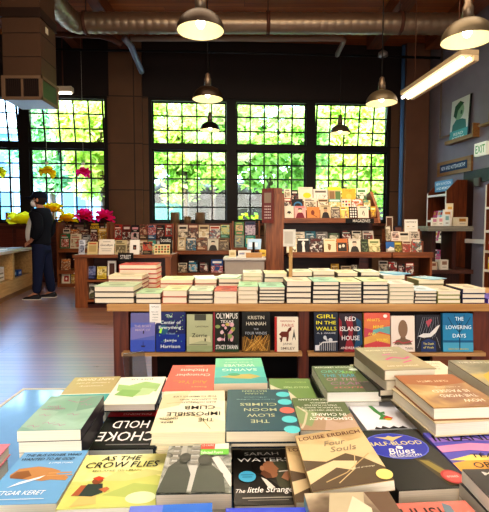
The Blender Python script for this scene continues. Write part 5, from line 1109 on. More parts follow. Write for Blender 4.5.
# =================================================================== FRONT TABLE
ZF = .575
tc = ground(23, 388.6, ZF)
r = thing('front_table', 'low display table under the foreground paperbacks, blue window reflection painted into its top colour', 'table', (0, 0, 0))
TX0, TX1, TY0, TY1 = tc.x, 1.0, .30, tc.y
topm = paint('#7fb0e6', .1)  # blue base colour stands in for the window reflected in the glossy top
m = MB(); m.box(TX0 + .012, TX1 - .012, TY0 + .012, TY1 - .012, ZF - .03, ZF, topm); m.build('table_top', r)
m = MB()
for bx in ((TX0, TX1, TY1 - .012, TY1), (TX0, TX1, TY0, TY0 + .012), (TX0, TX0 + .012, TY0 + .012, TY1 - .012), (TX1 - .012, TX1, TY0 + .012, TY1 - .012)): m.box(*bx, ZF - .04, ZF + .002, wood('#b9b09a', '#d0c8b4', 'X'))
m.build('edge_trim', r)
for x in (TX0 + .06, TX1 - .06):
    for y in (TY0 + .06, TY1 - .06):
        m = MB(); m.box(x - .03, x + .03, y - .03, y + .03, 0, ZF - .03, POST); m.build('leg', r)
m = MB(); m.box(TX0 + .1, TX1 - .1, TY0 + .1, TY1 - .1, .12, .15, POST); m.build('lower_shelf', r)

def lay(label, FL, FRt, BL, BR, h, t, col, items, flip=False, spine=None, under=(), page='#efe3cc', hard=False, W=None, Ln=None, yaw=None, short='', back=None, ush=(0, 0), roll=0, nostack=False):
    z = CAM_H - h
    P = [ground(*p, z) for p in (FL, FRt, BL, BR)]
    w = W or ((P[1] - P[0]).length + (P[3] - P[2]).length) / 2; l = Ln or ((P[2] - P[0]).length + (P[3] - P[1]).length) / 2
    c = sum(P, Vector()) / 4
    if yaw is None:
        d1 = P[1] - P[0]; d2 = P[3] - P[2]; d3 = P[2] - P[0]; d4 = P[3] - P[1]
        ya = (math.atan2(d1.y, d1.x) + math.atan2(d2.y, d2.x)) / 2; yb = (math.atan2(-d3.x, d3.y) + math.atan2(-d4.x, d4.y)) / 2
        yaw = (ya + yb) / 2
    else: yaw = R(yaw)
    rem = z - t - ZF
    if rem < .012: t = z - ZF - .0006; rem = 0
    put_book(book_meshes(w, l, t, col, spine, items, page, hard), label, 'book', 'books on the front table', (c.x, c.y, z - t), yaw + (PI if flip else 0), ry=R(roll))
    zc = z - t - .0004; k = 0
    for (ut, ucol, dx, dy, dyaw, uw, ul, ulab) in under:
        k += 1
        ut = min(ut, zc - ZF - .001)
        if ut < .006: break
        put_book(book_meshes(w * uw, l * ul, ut, ucol, None, (), page, hard), ulab, 'book', 'books on the front table', (c.x + dx, c.y + dy, zc - ut), yaw + R(dyaw) + (PI if flip else 0))
        zc -= ut + .0004
    rem = zc - ZF
    if rem > .012 and not nostack:
        n = max(1, round(rem / .032)); ut = rem / n
        for j in range(n):
            put_book(book_meshes(w * .97, l * .97, ut - .0006, back or col, spine, (), page, hard), f'copy under {short}, {ORD[k + j + 1]} from the top of its front table stack', 'book', 'books on the front table', (c.x + ush[0], c.y + ush[1], ZF + .0003 + (n - 1 - j) * ut), yaw + (PI if flip else 0))
rs = random.Random(4)
squig = [('l', [(x, y), (x + .08, y + .03), (x + .12, y - .02), (x + .2, y + .01)], .008, '#c06a9a') for x, y in ((.1, .3), (.5, .82), (.68, .6), (.2, .6), (.55, .4), (.7, .9), (.3, .88))]
lay('sea green cover with pink branching doodles, top of the left stack', (21, 430), (83, 430), (49, 396), (101, 396), .459, .026, '#8fae9c', [('r', 0, 0, 1, 1, photo('#84a892', '#92b2a0', '#a4c2b0', 10)), ('p', [(0, 0), (.4, .1), (.3, .5), (0, .4)], '#7fa08e'), ('p', [(.6, .5), (1, .4), (1, .9), (.7, 1)], '#9ebaa8')] + squig + [('l', [(.2, .06), (.26, .2), (.4, .24), (.6, .16)], .01, '#c06a9a'), ('t', 'ROOTED IN STARS', .72, .44, .4, .03, '#b8508a'), ('t', 'stories', .75, .36, .24, .03, '#b8508a')], True, '#2a2430', [(.026, '#2c2a30', .002, .0, 0, .99, .99, 'closed paperback with dark edge directly under the green doodled cover')], short='green doodled cover')
lay('light blue cover with a carved hand and white title, bottom left', (-12, 503), (55, 505), (22, 451), (86, 451), .51, .03, '#6fa6d4', [('p', [(.08, .5), (.14, .62), (.4, .66), (.62, .62), (.78, .56), (.74, .5), (.85, .48), (.95, .44), (.93, .38), (.72, .4), (.6, .38), (.3, .42), (.12, .44)], '#b98552'), ('p', [(.1, .48), (.14, .56), (.3, .58), (.4, .48), (.3, .42), (.12, .44)], '#8a5a30'), ('l', [(.62, .52), (.95, .53)], .02, '#c9965f'), ('l', [(.62, .47), (.98, .48)], .02, '#c9965f'), ('p', [(.18, .26), (.55, .42), (.6, .48), (.3, .36)], '#e8eef2'), ('t', 'THE BUS DRIVER WHO', .5, .9, .86, .055, '#1c2430', .2), ('t', 'WANTED TO BE GOD', .46, .81, .8, .055, '#1c2430', .2), ('t', '& OTHER STORIES', .7, .72, .36, .03, '#e8f0f4', .2), ('t', 'ETGAR KERET', .44, .17, .64, .07, '#f2f6f8', .2), ('r', .06, .06, .8, .07, '#dfe8ee')], short='light blue carved hand cover', W=.142)
lay('yellow green cover with hiking figure and black brushed title, bottom left', (57, 510), (156, 506), (86, 455), (167, 454), .50, .03, '#e6e08c', [('r', 0, .45, 1, 1, photo('#e6e08c', '#ece9a4', '#f2f0c0', 9)), ('r', 0, 0, 1, .46, photo('#b4bc62', '#cdd07c', '#dfe09a', 14)), ('p', [(0, .3), (.3, .52), (.55, .44), (.8, .6), (1, .5), (1, 0), (0, 0)], '#c8cc72'), ('p', [(.4, .2), (.7, .4), (1, .34), (1, .1)], '#aebc66'), ('p', [(.3, .46), (.5, .66), (.62, .56), (.8, .66), (1, .6), (1, .56), (.6, .44)], '#d0cc84'), ('e', .82, .14, .16, .1, '#dfe6b8'), ('p', [(.12, .02), (.2, .26), (.32, .28), (.38, .06)], '#d8b870'), ('p', [(.12, .2), (.2, .4), (.36, .4), (.4, .24), (.3, .18)], '#2c3a34'), ('p', [(.08, .2), (.13, .38), (.19, .38), (.16, .2)], '#a85a32'), ('p', [(.34, .3), (.42, .34), (.46, .3), (.42, .24)], '#b86a3a'), ('e', .29, .45, .06, .06, '#8a4a2c'), ('p', [(.22, .5), (.28, .54), (.36, .5), (.3, .45)], '#c8401f'), ('t', 'AS THE', .46, .9, .48, .1, '#1a1c18', .2), ('t', 'CROW FLIES', .5, .76, .86, .12, '#1a1c18', .2), ('t', 'MELANIE GILLMAN', .46, .64, .56, .035, '#8a8a5a')], spine='#cfc878', short='yellow comic')
lay('black cover with big white slanted lettering and red strip, facing away', (90, 449), (153, 449), (109, 410), (168, 410), .54, .03, '#080808', [('r', 0, 0, 1, .2, '#c4202c'), ('t', 'POLICING', .5, .13, .5, .05, '#e8d8d4', .1), ('r', .14, .05, .86, .075, '#7a1820'), ('t', 'HOLD', .52, .42, .6, .2, '#f2f0ee'), ('t', 'CHOKE', .5, .72, .9, .22, '#f2f0ee'), ('r', .1, .9, .75, .92, '#8a8888')], True, '#141315', short='black big-lettered cover', page='#f2ead8', hard=True, ush=(0, .01))
lay('white cover with soft green brush splash behind the black big-lettered cover', (107, 404), (155, 404), (118, 377), (166, 377), .50, .022, '#e9e6d4', [('p', [(.05, .3), (.4, .2), (.7, .35), (.95, .3), (.9, .55), (.6, .6), (.3, .5), (.08, .6)], '#9ec07a'), ('p', [(.1, .5), (.4, .45), (.5, .75), (.2, .7)], '#b8d09a'), ('p', [(.4, .55), (.8, .5), (.9, .7), (.5, .78)], '#8ab468'), ('t', 'JUST US', .5, .1, .5, .07, '#6a7060')], True, '#15181c', short='green splash cover', hard=True, ush=(0, .06), page='#e8dcd0')
lay('tan cover with white lettering and teal band at back left', (58, 402), (108, 402), (72, 377), (118, 377), .53, .025, '#b9a878', [('r', 0, .72, 1, 1, '#4fa6a4'), ('r', 0, .7, 1, .73, '#dfe6d8'), ('t', 'SAINT DIVIDE', .5, .12, .8, .1, '#efe8d0', .1), ('t', 'a memoir of wild', .5, .28, .7, .06, '#e6dec4', .1), ('t', 'country', .5, .4, .5, .06, '#e6dec4', .1), ('t', 'OCEANS', .5, .85, .8, .1, '#e8f4f0')], True, short='tan and teal cover')
lay('red cover with white and orange lettering, left of the turquoise island cover', (163, 391), (215, 391), (172, 365), (215, 365), .45, .02, '#cf5348', [('t', 'And Yet...', .5, .7, .7, .12, '#e08a3a'), ('t', 'Essays', .3, .87, .3, .05, '#e6a86a'), ('t', 'Christopher', .48, .42, .74, .12, '#f0d8d0'), ('t', 'Hitchens', .48, .24, .6, .12, '#f0d8d0'), ('r', .3, .08, .7, .1, '#e8a08a')], True, '#a83a34', short='red lettered cover')
lay('cream map cover with bold black title, facing away', (151, 433), (226, 431), (164, 391), (224, 391), .43, .027, '#dfd3b0', [('p', [(.0, .3), (.5, .2), (1, .4), (1, .7), (.5, .6), (0, .8)], '#e6dcbf'), ('p', [(.55, .0), (1, .1), (1, .5), (.7, .4)], '#d0c29a'), ('l', [(.2, .95), (.35, .7), (.6, .6), (.8, .75), (.95, .7)], .01, '#9a8a5a'), ('l', [(.05, .5), (.3, .45), (.5, .3), (.9, .35)], .008, '#b09e6c')] + [('t', 'THE', .27, .76, .22, .075, '#23241e'), ('t', 'IMPOSSIBLE', .46, .62, .78, .09, '#23241e'), ('t', 'CLIMB', .38, .47, .46, .09, '#23241e'), ('t', 'MARK', .82, .8, .18, .04, '#2a2a22'), ('t', 'SYNNOTT', .8, .72, .26, .04, '#2a2a22'), ('t', 'ALEX HONNOLD', .4, .34, .54, .04, '#3a3a30'), ('t', 'EL CAPITAN, AND', .42, .26, .58, .04, '#3a3a30'), ('t', 'THE CLIMBING LIFE', .48, .18, .7, .04, '#3a3a30')], True, '#cfc6a8', [(.014, '#d0c6a6', .01, .0, 0, .98, 1, 'cream volume directly under the cream map cover')], hard=True, short='cream map cover', ush=(0, .04), page='#e8d8b8')
lay('turquoise cover with island and pale title, facing away at back centre', (215, 383), (269, 383), (215, 358.5), (260, 358), .43, .025, '#58b6ac', [('r', 0, .8, 1, 1, '#4f9f9a'), ('r', 0, 0, 1, .4, '#79c29c'), ('p', [(.1, .78), (.3, .68), (.6, .7), (.9, .78), (.6, .84), (.3, .86)], '#b9a860'), ('e', .62, .7, .12, .05, '#4a9a70'), ('t', 'SAVING', .5, .52, .7, .1, '#dff0dc'), ('t', 'WOLVES', .5, .34, .64, .1, '#dff0dc'), ('t', 'a true story', .5, .2, .6, .05, '#c8e4c8'), ('r', .2, .08, .8, .1, '#b8dcb8')], True, '#3a8a84', short='turquoise island cover', ush=(0, .02), page='#e4d0b4')
dots = [('e', .03, .15 + .21 * i, .11, .075, ('#5cc0c4', '#5cc0c4', '#d8685a', '#5cc0c4', '#5cc0c4')[i]) for i in range(5)]
dots = [(k, max(u, .105), v, ru, rv, c) for k, u, v, ru, rv, c in dots]
lay('dark teal cover with a column of coloured dots, facing away', (226, 430), (300, 431), (227, 390), (288, 389), .43, .028, '#33505c', dots + [('t', 'THE', .52, 0.82, .26, .07, '#c8c8a0'), ('t', 'SLOW', .5, 0.69, .4, .07, '#c8c8a0'), ('t', 'MOON', .5, 0.56, .48, .07, '#c8c8a0'), ('t', 'CLIMBS', .52, 0.43, .56, .07, '#c8c8a0'), ('t', 'The Science, History, and Meaning', .55, 0.30, .6, .03, '#8fb0b0'), ('t', 'of Menopause', .55, 0.24, .36, .03, '#8fb0b0'), ('t', 'SUSAN', .56, 0.14, .3, .045, '#b0b890'), ('t', 'MATTERN', .56, 0.07, .4, .045, '#b0b890')], True, '#24343c', [(.012, '#1a2430', .0, .004, 0, 1.02, 1, 'dark blue volume directly under the dark teal dotted cover')], hard=True, short='dark teal dotted cover', ush=(0, .066), page='#ead9bc')
lay('olive green cover with grey photo corner behind the green brown cover', (274, 400), (317, 400), (267, 378), (309, 379), .50, .022, '#6f8a4a', [('p', [(.4, 1), (1, 1), (1, .3), (.8, .5), (.6, .6)], '#c8bfa8'), ('p', [(.7, .9), (.95, .9), (.9, .5)], '#a89a86'), ('t', 'SOULS OF TREES', .38, .45, .6, .08, '#c8d4a8'), ('t', 'ROBERTSON', .35, .2, .5, .05, '#b0c088')], True, short='olive green photo cover', ush=(0, .02), yaw=0)
lay('green and brown cover with many white lines of lettering, facing away', (301, 431), (360, 430), (292, 398), (343, 398), .484, .026, '#5c6a42', [('p', [(0, .5), (.3, .7), (.7, .55), (1, .8), (1, 1), (0, 1)], '#a88a70'), ('p', [(.6, .5), (1, .3), (1, .8), (.8, .9)], '#8a9a6a'), ('p', [(.0, .7), (.3, .8), (.5, .7), (.6, 1), (0, 1)], '#b89a86'), ('l', [(.95, .3), (.8, .5), (.9, .8), (.98, .95)], .04, '#c8bca0'), ('t', 'DEMOCRACY', .42, .68, .76, .085, '#f2f0e6'), ('t', 'IN CHAINS', .42, .56, .62, .085, '#f2f0e6'), ('t', 'THE DEEP HISTORY OF', .5, .43, .74, .045, '#e8e6d8'), ('t', "THE RADICAL RIGHT'S", .5, .35, .74, .045, '#e8e6d8'), ('t', 'STEALTH PLAN FOR', .5, .27, .62, .045, '#e8e6d8'), ('t', 'AMERICA', .5, .19, .36, .045, '#e8e6d8'), ('t', 'NANCY MACLEAN', .52, .08, .72, .055, '#f2f0e6')], True, '#3a4430', short='green brown cover', ush=(.0, .0))
lay('dark cover with man in profile, blue dot and white script title', (234, 507), (301, 503), (233, 450), (290, 449), .50, .03, '#15120f', [('r', 0, 0, 1, 1, photo('#15120f', '#1e1b16', '#2c2a20', 12)), ('p', [(.62, .74), (1, .8), (1, .22), (.7, .26)], '#4c4c3a'), ('p', [(.2, .24), (.36, .5), (.46, .48), (.62, .36), (.74, .24)], '#0c0a09'), ('p', [(.44, .44), (.52, .4), (.64, .26), (.54, .24)], '#d8d2c8'),
    ('p', [(.4, .74), (.5, .8), (.6, .79), (.67, .73), (.69, .67), (.755, .585), (.72, .56), (.725, .53), (.705, .515), (.72, .49), (.69, .44), (.62, .42), (.52, .42), (.44, .5)], '#9a6a4c'), ('p', [(.52, .42), (.62, .42), (.6, .5), (.48, .58), (.44, .5)], '#6a4430'),
    ('p', [(.3, .68), (.34, .79), (.44, .85), (.56, .85), (.65, .79), (.66, .74), (.56, .74), (.5, .68), (.49, .6), (.44, .5), (.37, .52), (.31, .6)], '#14100d'), ('e', .475, .6, .035, .05, '#a87858'), ('p', [(.76, .42), (.84, .52), (.93, .56), (.97, .52), (.9, .46), (.86, .36)], '#a8785a'), ('l', [(.74, .53), (.9, .545)], .02, '#e0d8cc'), ('l', [(.9, .54), (1.0, .62)], .025, '#a8785a'), ('e', .22, .45, .14, .1, '#4aa8cc'), ('r', .12, .47, .32, .485, '#2f7a9c'), ('r', .14, .43, .3, .445, '#2f7a9c'), ('t', 'SARAH', .5, .885, .6, .065, '#f8f4ec'), ('t', 'WATERS', .52, .76, .9, .08, '#f0ece4'), ('t', 'The', .1, .2, .14, .06, '#f4f2ee', .4), ('t', 'little Stranger', .58, .2, .76, .12, '#f4f2ee', .35), ('r', .12, .08, .88, .095, '#a8a49a'), ('r', .2, .045, .8, .055, '#8a867c'), ('r', .15, .955, .85, .968, '#9a968c')], short='dark profile cover', page='#ead8bc')
souls = [('r', 0, 0, 1, 1, photo('#b39468', '#c9ac7c', '#dcc49a', 9)), ('p', [(0, 0), (1, 0), (1, .2), (.8, .4), (.6, .52), (.3, .42), (0, .5)], '#5c4936'), ('p', [(0, .5), (.3, .42), (.6, .52), (.8, .42), (1, .5), (1, .78), (.5, .7), (0, .82)], '#d4b88a'), ('p', [(0, .1), (.4, .3), (.6, .22), (.7, .36), (.4, .42), (0, .3)], '#d8bf94'), ('l', [(.2, .1), (.5, .2), (.9, .46)], .015, '#b89c70'), ('l', [(.35, .06), (.62, .24), (.72, .5)], .012, '#cdb386'), ('t', 'LOUISE ERDRICH', .5, .9, .92, .075, '#5a2a20'), ('t', 'Four', .52, .74, .32, .1, '#8a7a62', .3), ('t', 'Souls', .6, .61, .38, .1, '#8a7a62', .3), ('t', 'a novel of revenge', .72, .24, .32, .03, '#d8ccb4', .2), ('e', .93, .09, .1, .08, '#e8d07a')]
lay('lower sepia road cover mostly hidden under the askew sepia one', (300, 500), (372, 500), (289.5, 447), (345, 447), .468, .02, '#c4a878', souls, False, '#a88a5e', [], W=.138, Ln=.2, yaw=0, short='lower sepia copy', back='#b89a70', ush=(.006, .0))
lay('sepia cover of a dark road with yellow seal, turned askew over its neighbours', (312, 492), (387, 480), (301, 437), (361, 426), .425, .018, '#c4a878', souls, False, '#a88a5e', [], W=.136, Ln=.2, yaw=2, roll=-7.5, short='sepia', nostack=True)
lay('grey cover with two dark silhouettes and a red and green label', (158, 494), (233, 494), (169, 441), (230, 441), .46, .03, '#6f7268', [('r', 0, 0, 1, 1, photo('#3f423b', '#7d7f76', '#b4b3aa', 40)), ('r', .1, .45, .18, 1, '#c8c6be'), ('r', .38, .05, .5, 1, '#c4c2ba'), ('r', .22, .5, .3, 1, '#b0aea4'), ('r', .52, .6, .62, 1, '#b4b2a8'), ('p', [(.7, .62), (.8, .66), (1, .3), (1, .1), (.98, .1)], '#d0cec6'), ('p', [(.78, .1), (.86, .1), (.72, .5), (.64, .5)], '#bdbbb2')] + [('e', .14 + .0 * i, .52 + .1 * i, .07, .035, '#8a887e') for i in range(5)] + [('e', .44, .52 + .1 * i, .08, .035, '#8f8d84') for i in range(5)] + [('p', [(0, 0), (.4, 0), (.42, .3), (.34, .5), (.36, .62), (.28, .66), (.22, .58), (.08, .44)], '#4a4d45'), ('p', [(.46, 0), (.92, 0), (.88, .3), (.72, .46), (.68, .6), (.6, .62), (.55, .52), (.5, .4)], '#4f5249'), ('r', .52, .78, .74, .92, '#cf5a4c'), ('r', .74, .78, .96, .92, '#e6e0d4'), ('r', .52, .66, .96, .78, '#6fbf4a'), ('t', 'Selected Poems', .7, .71, .34, .06, '#eef6e6'), ('t', 'LE CARRE', .63, .86, .18, .04, '#f4dcd4'), ('r', 0, .93, .5, .96, '#d8d6ce'), ('e', .3, .6, .085, .1, '#43463f'), ('e', .6, .56, .1, .11, '#484b43')], short='grey silhouette cover', page='#ead9c2')
lay('black cover with big blue oval label and red seal at right', (386, 493), (467, 485), (366, 432), (419, 428), .45, .028, '#080708', [('p', [(.55, .46), (.75, .42), (.98, .02), (.7, .04)], '#4a3f22'), ('p', [(.6, .42), (.72, .4), (.9, .14), (.76, .12)], '#8a7a3c'), ('e', .46, .68, .47, .24, '#5a62c8'), ('e', .46, .68, .45, .228, '#232ca0'), ('p', [(.22, .86), (.4, .84), (.46, .87), (.52, .84), (.7, .86), (.54, .8), (.46, .76), (.38, .8)], '#c8b06a'), ('t', 'HALF-BLOOD', .46, .72, .84, .07, '#e0d27a'), ('e', .48, .64, .05, .03, '#e6e2d4'), ('t', 'Blues', .46, .575, .4, .1, '#e8e4da', .35), ('t', 'ESI EDUGYAN', .47, .5, .46, .04, '#e8e4da'), ('r', .25, .465, .62, .475, '#a8a8c8'), ('e', .83, .14, .14, .1, '#b83a3a'), ('e', .83, .14, .11, .078, '#cf5a54'), ('t', 'WINNER', .83, .14, .16, .03, '#f0d0c8')], short='black blue-oval cover', ush=(.01, 0), yaw=5, page='#f0e2cc')
lay('orange and violet sunset cover with big black title at right edge', (468, 482), (545, 474), (427, 434), (489, 430), .465, .028, '#5a55b0', [('p', [(0, .3), (.3, .36), (.7, .3), (1, .42), (1, .2), (0, .12)], '#e0a040'), ('p', [(0, .52), (.4, .56), (1, .46), (1, .66), (.5, .72), (0, .66)], '#d88ab0'), ('p', [(.0, .36), (.35, .46), (.7, .4), (1, .5), (1, .42), (.6, .34), (.2, .34)], '#f0d070'), ('p', [(0, .74), (.5, .78), (1, .72), (1, .82), (0, .86)], '#8a6ab8'), ('p', [(0, .0), (1, 0), (1, .12), (.5, .2), (0, .1)], '#d0702c'), ('t', 'INLAND', .5, .84, .9, .14, '#17141c', .1), ('t', 'TÉA', .48, .44, .3, .1, '#17141c', .15), ('t', 'OBREHT', .56, .24, .66, .11, '#17141c', .15)], short='orange violet sunset cover', ush=(.0, -.0), yaw=3)
lay('white cover with small green crocodile figure and black splashes at right', (368, 430), (415, 428), (345, 402), (392, 402), .50, .02, '#e6e6ec', [('p', [(.4, .32), (.5, .44), (.44, .6), (.42, .84), (.5, .88), (.54, .62), (.6, .46), (.7, .36), (.6, .3)], '#4a8a4a'), ('p', [(.52, .56), (.66, .6), (.62, .5)], '#3a7a3a'), ('p', [(.5, .36), (.64, .3), (.72, .36), (.62, .44)], '#c83a34'), ('e', .6, .32, .07, .04, '#c8b03a'), ('p', [(.16, 0), (.22, .08), (.3, .02), (.36, .1), (.46, .02), (.58, .09), (.64, .02), (.76, .08), (.82, 0)], '#1c1c20'), ('t', 'A SMALL FABLE', .4, .94, .6, .035, '#7a8ab0')], short='white crocodile figure cover', yaw=4, hard=True)
lay('grey green cover with multicoloured scrawled title on the left of two stacks', (326.6, 394), (380.8, 391), (313.3, 365), (359, 365), .455, .03, '#5d6846', [('t', 'MARGARET ATWOOD', .44, .92, .8, .06, '#e6e8dc'), ('e', .82, .82, .1, .05, '#cfd8cc'), ('t', 'ORYX', .36, .74, .5, .11, '#6fb0a4', .2), ('t', 'AND', .66, .7, .3, .1, '#8ac05a', .2), ('t', 'THE YEAR', .42, .57, .64, .11, '#5aa0b8', .2), ('t', 'OF THE', .42, .42, .6, .1, '#b88a9a', .2), ('t', 'CRAKE', .52, .27, .74, .11, '#9a6a8a', .2), ('t', 'stories', .5, .13, .7, .07, '#c06a7a', .2), ('r', .7, .0, 1, .3, '#4a4a42')], False, '#d8d2c4', [(.03, '#2c2a2c', -.004, .004, 0, 1, 1, 'black edged volume directly under the multicoloured scrawled cover')], hard=True, short='multicoloured scrawled cover', ush=(-.01, .05), yaw=2, W=.155, Ln=.235, page='#f4efe6')
tanp = [('p', [(0, 0), (.5, .1), (1, .0), (1, .5), (.5, .3), (0, .4)], '#b0a07c'), ('l', [(.3, .4), (.5, .5), (.7, .42), (.85, .5)], .05, '#c85a88'), ('l', [(.35, .6), (.55, .64)], .04, '#c8709a'), ('l', [(.55, .26), (.78, .34)], .035, '#c85a88'), ('t', 'WEATHER SONGS', .42, .82, .6, .06, '#e6dcc0'), ('t', 'poems', .6, .7, .3, .05, '#e6dcc0'), ('t', 'new and selected', .45, .14, .6, .05, '#e6dcc0')]
lay('tan cover with pink scribbles, top of the tall stack at right', (380.7, 373.6), (429.5, 368.6), (359, 345), (404, 347), .39, .03, '#a2957a', tanp, False, '#8a8068', [(.028, '#cfc4ae', .004, .004, 2, 1.02, 1, 'closed pale volume second from the top of the pink scribbled stack'), (.02, '#2f2b2a', -.004, .01, -2, 1, 1, 'dark edged volume third from the top of the pink scribbled stack')], hard=True, short='pink scribbled cover', ush=(0, .08), yaw=6, W=.15, Ln=.235)
lay('golden brown sky cover with white title, facing away at right', (432, 409.6), (500, 404), (398, 376), (452, 374), .40, .03, '#a8814e', [('r', 0, 0, 1, 1, photo('#8a5a38', '#b0884e', '#d0ac72', 7)), ('p', [(0, 0), (1, 0), (1, .3), (.5, .4), (0, .3)], '#a0643c'), ('t', 'HOW', .3, .84, .3, .08, '#f0e6d4'), ('t', 'THE WORD', .42, .7, .56, .08, '#f0e6d4'), ('t', 'IS PASSED', .44, .56, .56, .08, '#f0e6d4'), ('t', 'a reckoning', .4, .44, .4, .04, '#e6d8bc'), ('t', 'CLINT SMITH', .5, .24, .5, .06, '#e6d0b0')], True, '#8a5a34', [(.032, '#c8b896', -.006, -.008, 3, 1, 1, 'closed cream paged volume directly under the golden brown sky cover')], hard=True, short='golden brown sky cover', ush=(.035, .02), yaw=4)
# more volumes
def simple(label, x, y, w, l, z_top, t, col, items, yaw, spine=None, short='', hard=True, back=None, ush=(0, 0), flip=False, page='#efe3cc'):
    rem = z_top - t - ZF
    put_book(book_meshes(w, l, t, col, spine, items, page, hard), label, 'book', 'books on the front table', (x, y, z_top - t), R(yaw) + (PI if flip else 0))
    if rem > .012:
        n = max(1, round(rem / .032)); ut = rem / n
        for j in range(n):
            put_book(book_meshes(w * .97, l * .97, ut - .0006, back or col, spine, (), page, hard), f'copy under {short}, {ORD[j + 1]} from the top of its front table stack', 'book', 'books on the front table', (x + ush[0], y + ush[1], ZF + .0003 + (n - 1 - j) * ut), R(yaw) + (PI if flip else 0))
simple('gold and grey sunset cover at the right edge above a red volume', .69, 1.2, .16, .25, .775, .028, '#8f8a74', [('r', 0, 0, 1, 1, photo('#7d7862', '#9a9074', '#c0a860', 7)), ('p', [(.05, .1), (.3, 0), (1, 0), (1, .75), (.6, .7), (.2, .45)], '#d9aa3c'), ('p', [(.25, .1), (1, .1), (1, .5), (.5, .45)], '#eccb6a'), ('t', 'THE LAST LIGHT', .5, .9, .8, .05, '#e8e4d4')], 0, '#c8c2b0', 'gold sunset cover', ush=(-.0, .01), back='#b8503c')
simple('cream cover with faint lettering behind the golden brown sky cover', .63, 1.5, .15, .2, .69, .024, '#e6d8bc', [('t', 'SUMMER NOTES', .5, .84, .8, .08, '#a8987a'), ('t', 'a field book', .5, .68, .6, .06, '#a8987a'), ('t', 'of hours', .5, .55, .5, .06, '#a8987a')], 0, short='cream faint lettered cover')
simple('black cover with blue stripes behind the pink scribbled stack', .58, 1.68 - .1, .0001 + .12, .1, .70, .02, '#17181e', [('l', [(.1, .2), (.5, .7), (.9, .9)], .08, '#3a7aa8'), ('l', [(.3, .1), (.8, .6)], .05, '#9ab8cc')], 0, short='black blue striped cover') if False else None
simple('blue violet cover at the bottom edge below the grey silhouette cover', -.105, .565, .125, .205, .745, .022, '#3f4fb8', [('p', [(0, .6), (.5, .8), (1, .7), (1, 1), (0, 1)], '#6a7ad0'), ('p', [(.4, .8), (.8, .9), (1, .85), (1, 1), (.4, 1)], '#2c6ac8'), ('e', .6, .4, .3, .2, '#5a4aa8')], 4, short='blue violet bottom cover', ush=(0, -.01))
simple('deep blue cover at the bottom edge below the dark profile cover', .035, .575, .125, .2, .735, .022, '#2f3fb0', [('p', [(0, .7), (1, .8), (1, 1), (0, 1)], '#3f4fc8'), ('t', 'BLUE HOUR', .5, .6, .8, .1, '#c8d0f0')], 1, short='deep blue bottom cover', ush=(0, -.01))
simple('yellow cover just showing at the bottom left corner', -.39, .60, .14, .2, .70, .02, '#e6d23a', [('t', 'SUNNY DAYS', .5, .8, .8, .08, '#7a6a1c')], 0, short='yellow corner cover', ush=(0, -.01))
simple('soft brown photo cover of fair hair at the bottom centre right', .165, .585, .135, .205, .752, .024, '#8f7a62', [('r', 0, 0, 1, 1, photo('#5e4a38', '#94806a', '#cdbb9c', 10)), ('p', [(0, .2), (.3, 1), (.7, 1), (.5, .5), (.4, 0), (0, 0)], '#b8a88a'), ('p', [(.3, .6), (.55, .95), (.7, .8), (.6, .4)], '#d8c8ac'), ('p', [(.7, 1), (1, 1), (1, 0), (.8, 0), (.85, .5)], '#6a5240'), ('r', .3, .5, .95, .6, '#4a4640')], 2, '#8ab4b4', 'fair hair photo cover', ush=(0, -.02))
simple('salmon red cover with black letters at the bottom edge below the blue oval', .295, .59, .13, .2, .735, .022, '#cf6a5c', [('t', 'HUSH', .42, .86, .6, .14, '#241c1e'), ('p', [(.6, .78), (.68, .98), (.76, .94), (.74, .78)], '#6a7a84'), ('t', 'a novel', .5, .66, .4, .06, '#6a2c28')], 4, short='salmon red cover', ush=(0, -.015))
simple('pink cover just showing at the left frame edge', -.63, .96, .14, .2, .645, .028, '#d8808c', [('t', 'ROSE', .5, .8, .7, .1, '#f4dcdc')], 6, short='pink left edge cover')
# pile of thin volumes at lower right corner
n = 8; t = (.757 - ZF) / n
for k in range(n):
    top = k == n - 1
    me = book_meshes(.14, .19, t - .0006, '#2c2a2c' if k % 2 == 0 else '#3a3634', '#e4dccf' if k % 2 else '#b8b0a4', [('p', [(.1, .2), (.4, .6), (.3, .9), (.6, .8), (.7, .4)], '#d8d4cc'), ('t', 'MOTHS', .5, .92, .6, .06, '#e8e4dc')] if top else (), '#f2ecdf', False)
    put_book(me, 'black cover with pale moth shape, topmost of the thin corner pile' if top else f'thin pale volume, {ORD[n - 1 - k]} from the top of the corner pile', 'book', 'thin volumes at the lower right corner', (.445 + random.uniform(-.003, .003), .655, ZF + .0003 + k * t), R(2 + random.uniform(-1.5, 1.5)))
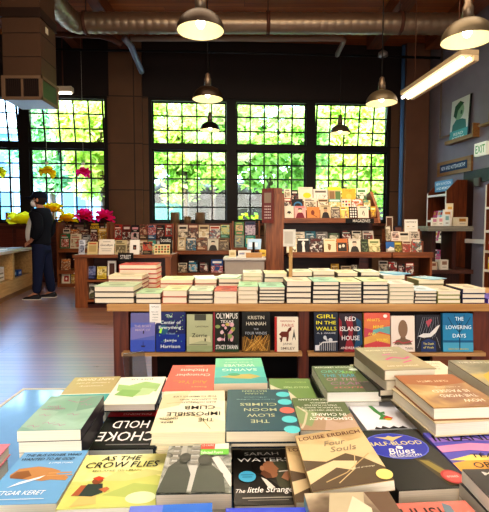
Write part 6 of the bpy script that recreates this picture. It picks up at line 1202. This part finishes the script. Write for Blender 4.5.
# clear acrylic holder
c = ground(146, 378, ZF)
r = thing('acrylic_stand', 'empty clear plastic book stand leaning at the back edge of the front table', 'stand', (c.x + .01, 1.58, ZF + .001), R(25))
ac = bpy.data.materials.new('acrylic'); ac.use_nodes = True; nt = ac.node_tree; nt.nodes.clear(); o_ = nt.nodes.new('ShaderNodeOutputMaterial'); t_ = nt.nodes.new('ShaderNodeBsdfTransparent'); g_ = nt.nodes.new('ShaderNodeBsdfGlossy'); t_.inputs[0].default_value = (.9, .96, 1, 1); g_.inputs['Roughness'].default_value = .08; g_.inputs[0].default_value = (.85, .95, 1, 1); x_ = nt.nodes.new('ShaderNodeMixShader'); x_.inputs[0].default_value = .3
nt.links.new(t_.outputs[0], x_.inputs[1]); nt.links.new(g_.outputs[0], x_.inputs[2]); nt.links.new(x_.outputs[0], o_.inputs[0])
m = MB(); m.box(-.04, .04, -.003, .003, 0, .15, ac, Matrix.Translation((0, .0, .001)) @ Matrix.Rotation(R(-28), 4, 'X')); m.build('back_rest', r)
m = MB(); m.box(-.04, .04, -.045, .0, .0, .004, ac); m.box(-.04, .04, -.05, -.045, 0, .03, ac); m.build('lip', r)

# =================================================================== LIGHT
wd = bpy.data.worlds.new('sky'); SC.world = wd; wd.use_nodes = True
nt = wd.node_tree; bg = nt.nodes['Background']; bg.inputs['Color'].default_value = (.5, .74, 1.0, 1); bg.inputs['Strength'].default_value = 10.0
sd = bpy.data.lights.new('sun', 'SUN'); sd.energy = 15; sd.angle = R(2); sd.color = (1, .95, .85); so = bpy.data.objects.new('sun', sd); COL.objects.link(so); so.rotation_euler = Vector((.25, .6, -.8)).to_track_quat('-Z', 'Y').to_euler()
def area(name, loc, sx, sy, e, col, rot=(0, 0, 0)):
    d = bpy.data.lights.new(name, 'AREA'); d.shape = 'RECTANGLE'; d.size = sx; d.size_y = sy; d.energy = e; d.color = col
    o = bpy.data.objects.new(name, d); COL.objects.link(o); o.location = loc; o.rotation_euler = rot
area('overhead_fill', (.3, .5, 4.3), 3.0, 1.6, 120, (1, .9, .76), (R(6), 0, 0))  # soft fill added above the front table, no fitting there
area('overhead_fill', (.5, 4.2, 4.6), 5.0, 2.0, 125, (1, .8, .58), (R(12), 0, 0))  # second added fill, brightens the back of the room from overhead
area('rear_fill', (0, -2.4, 1.7), 6, 2.4, 170, (1, .93, .84), (R(84), 0, 0))  # unseen frontal fill added behind the camera to brighten the page edges
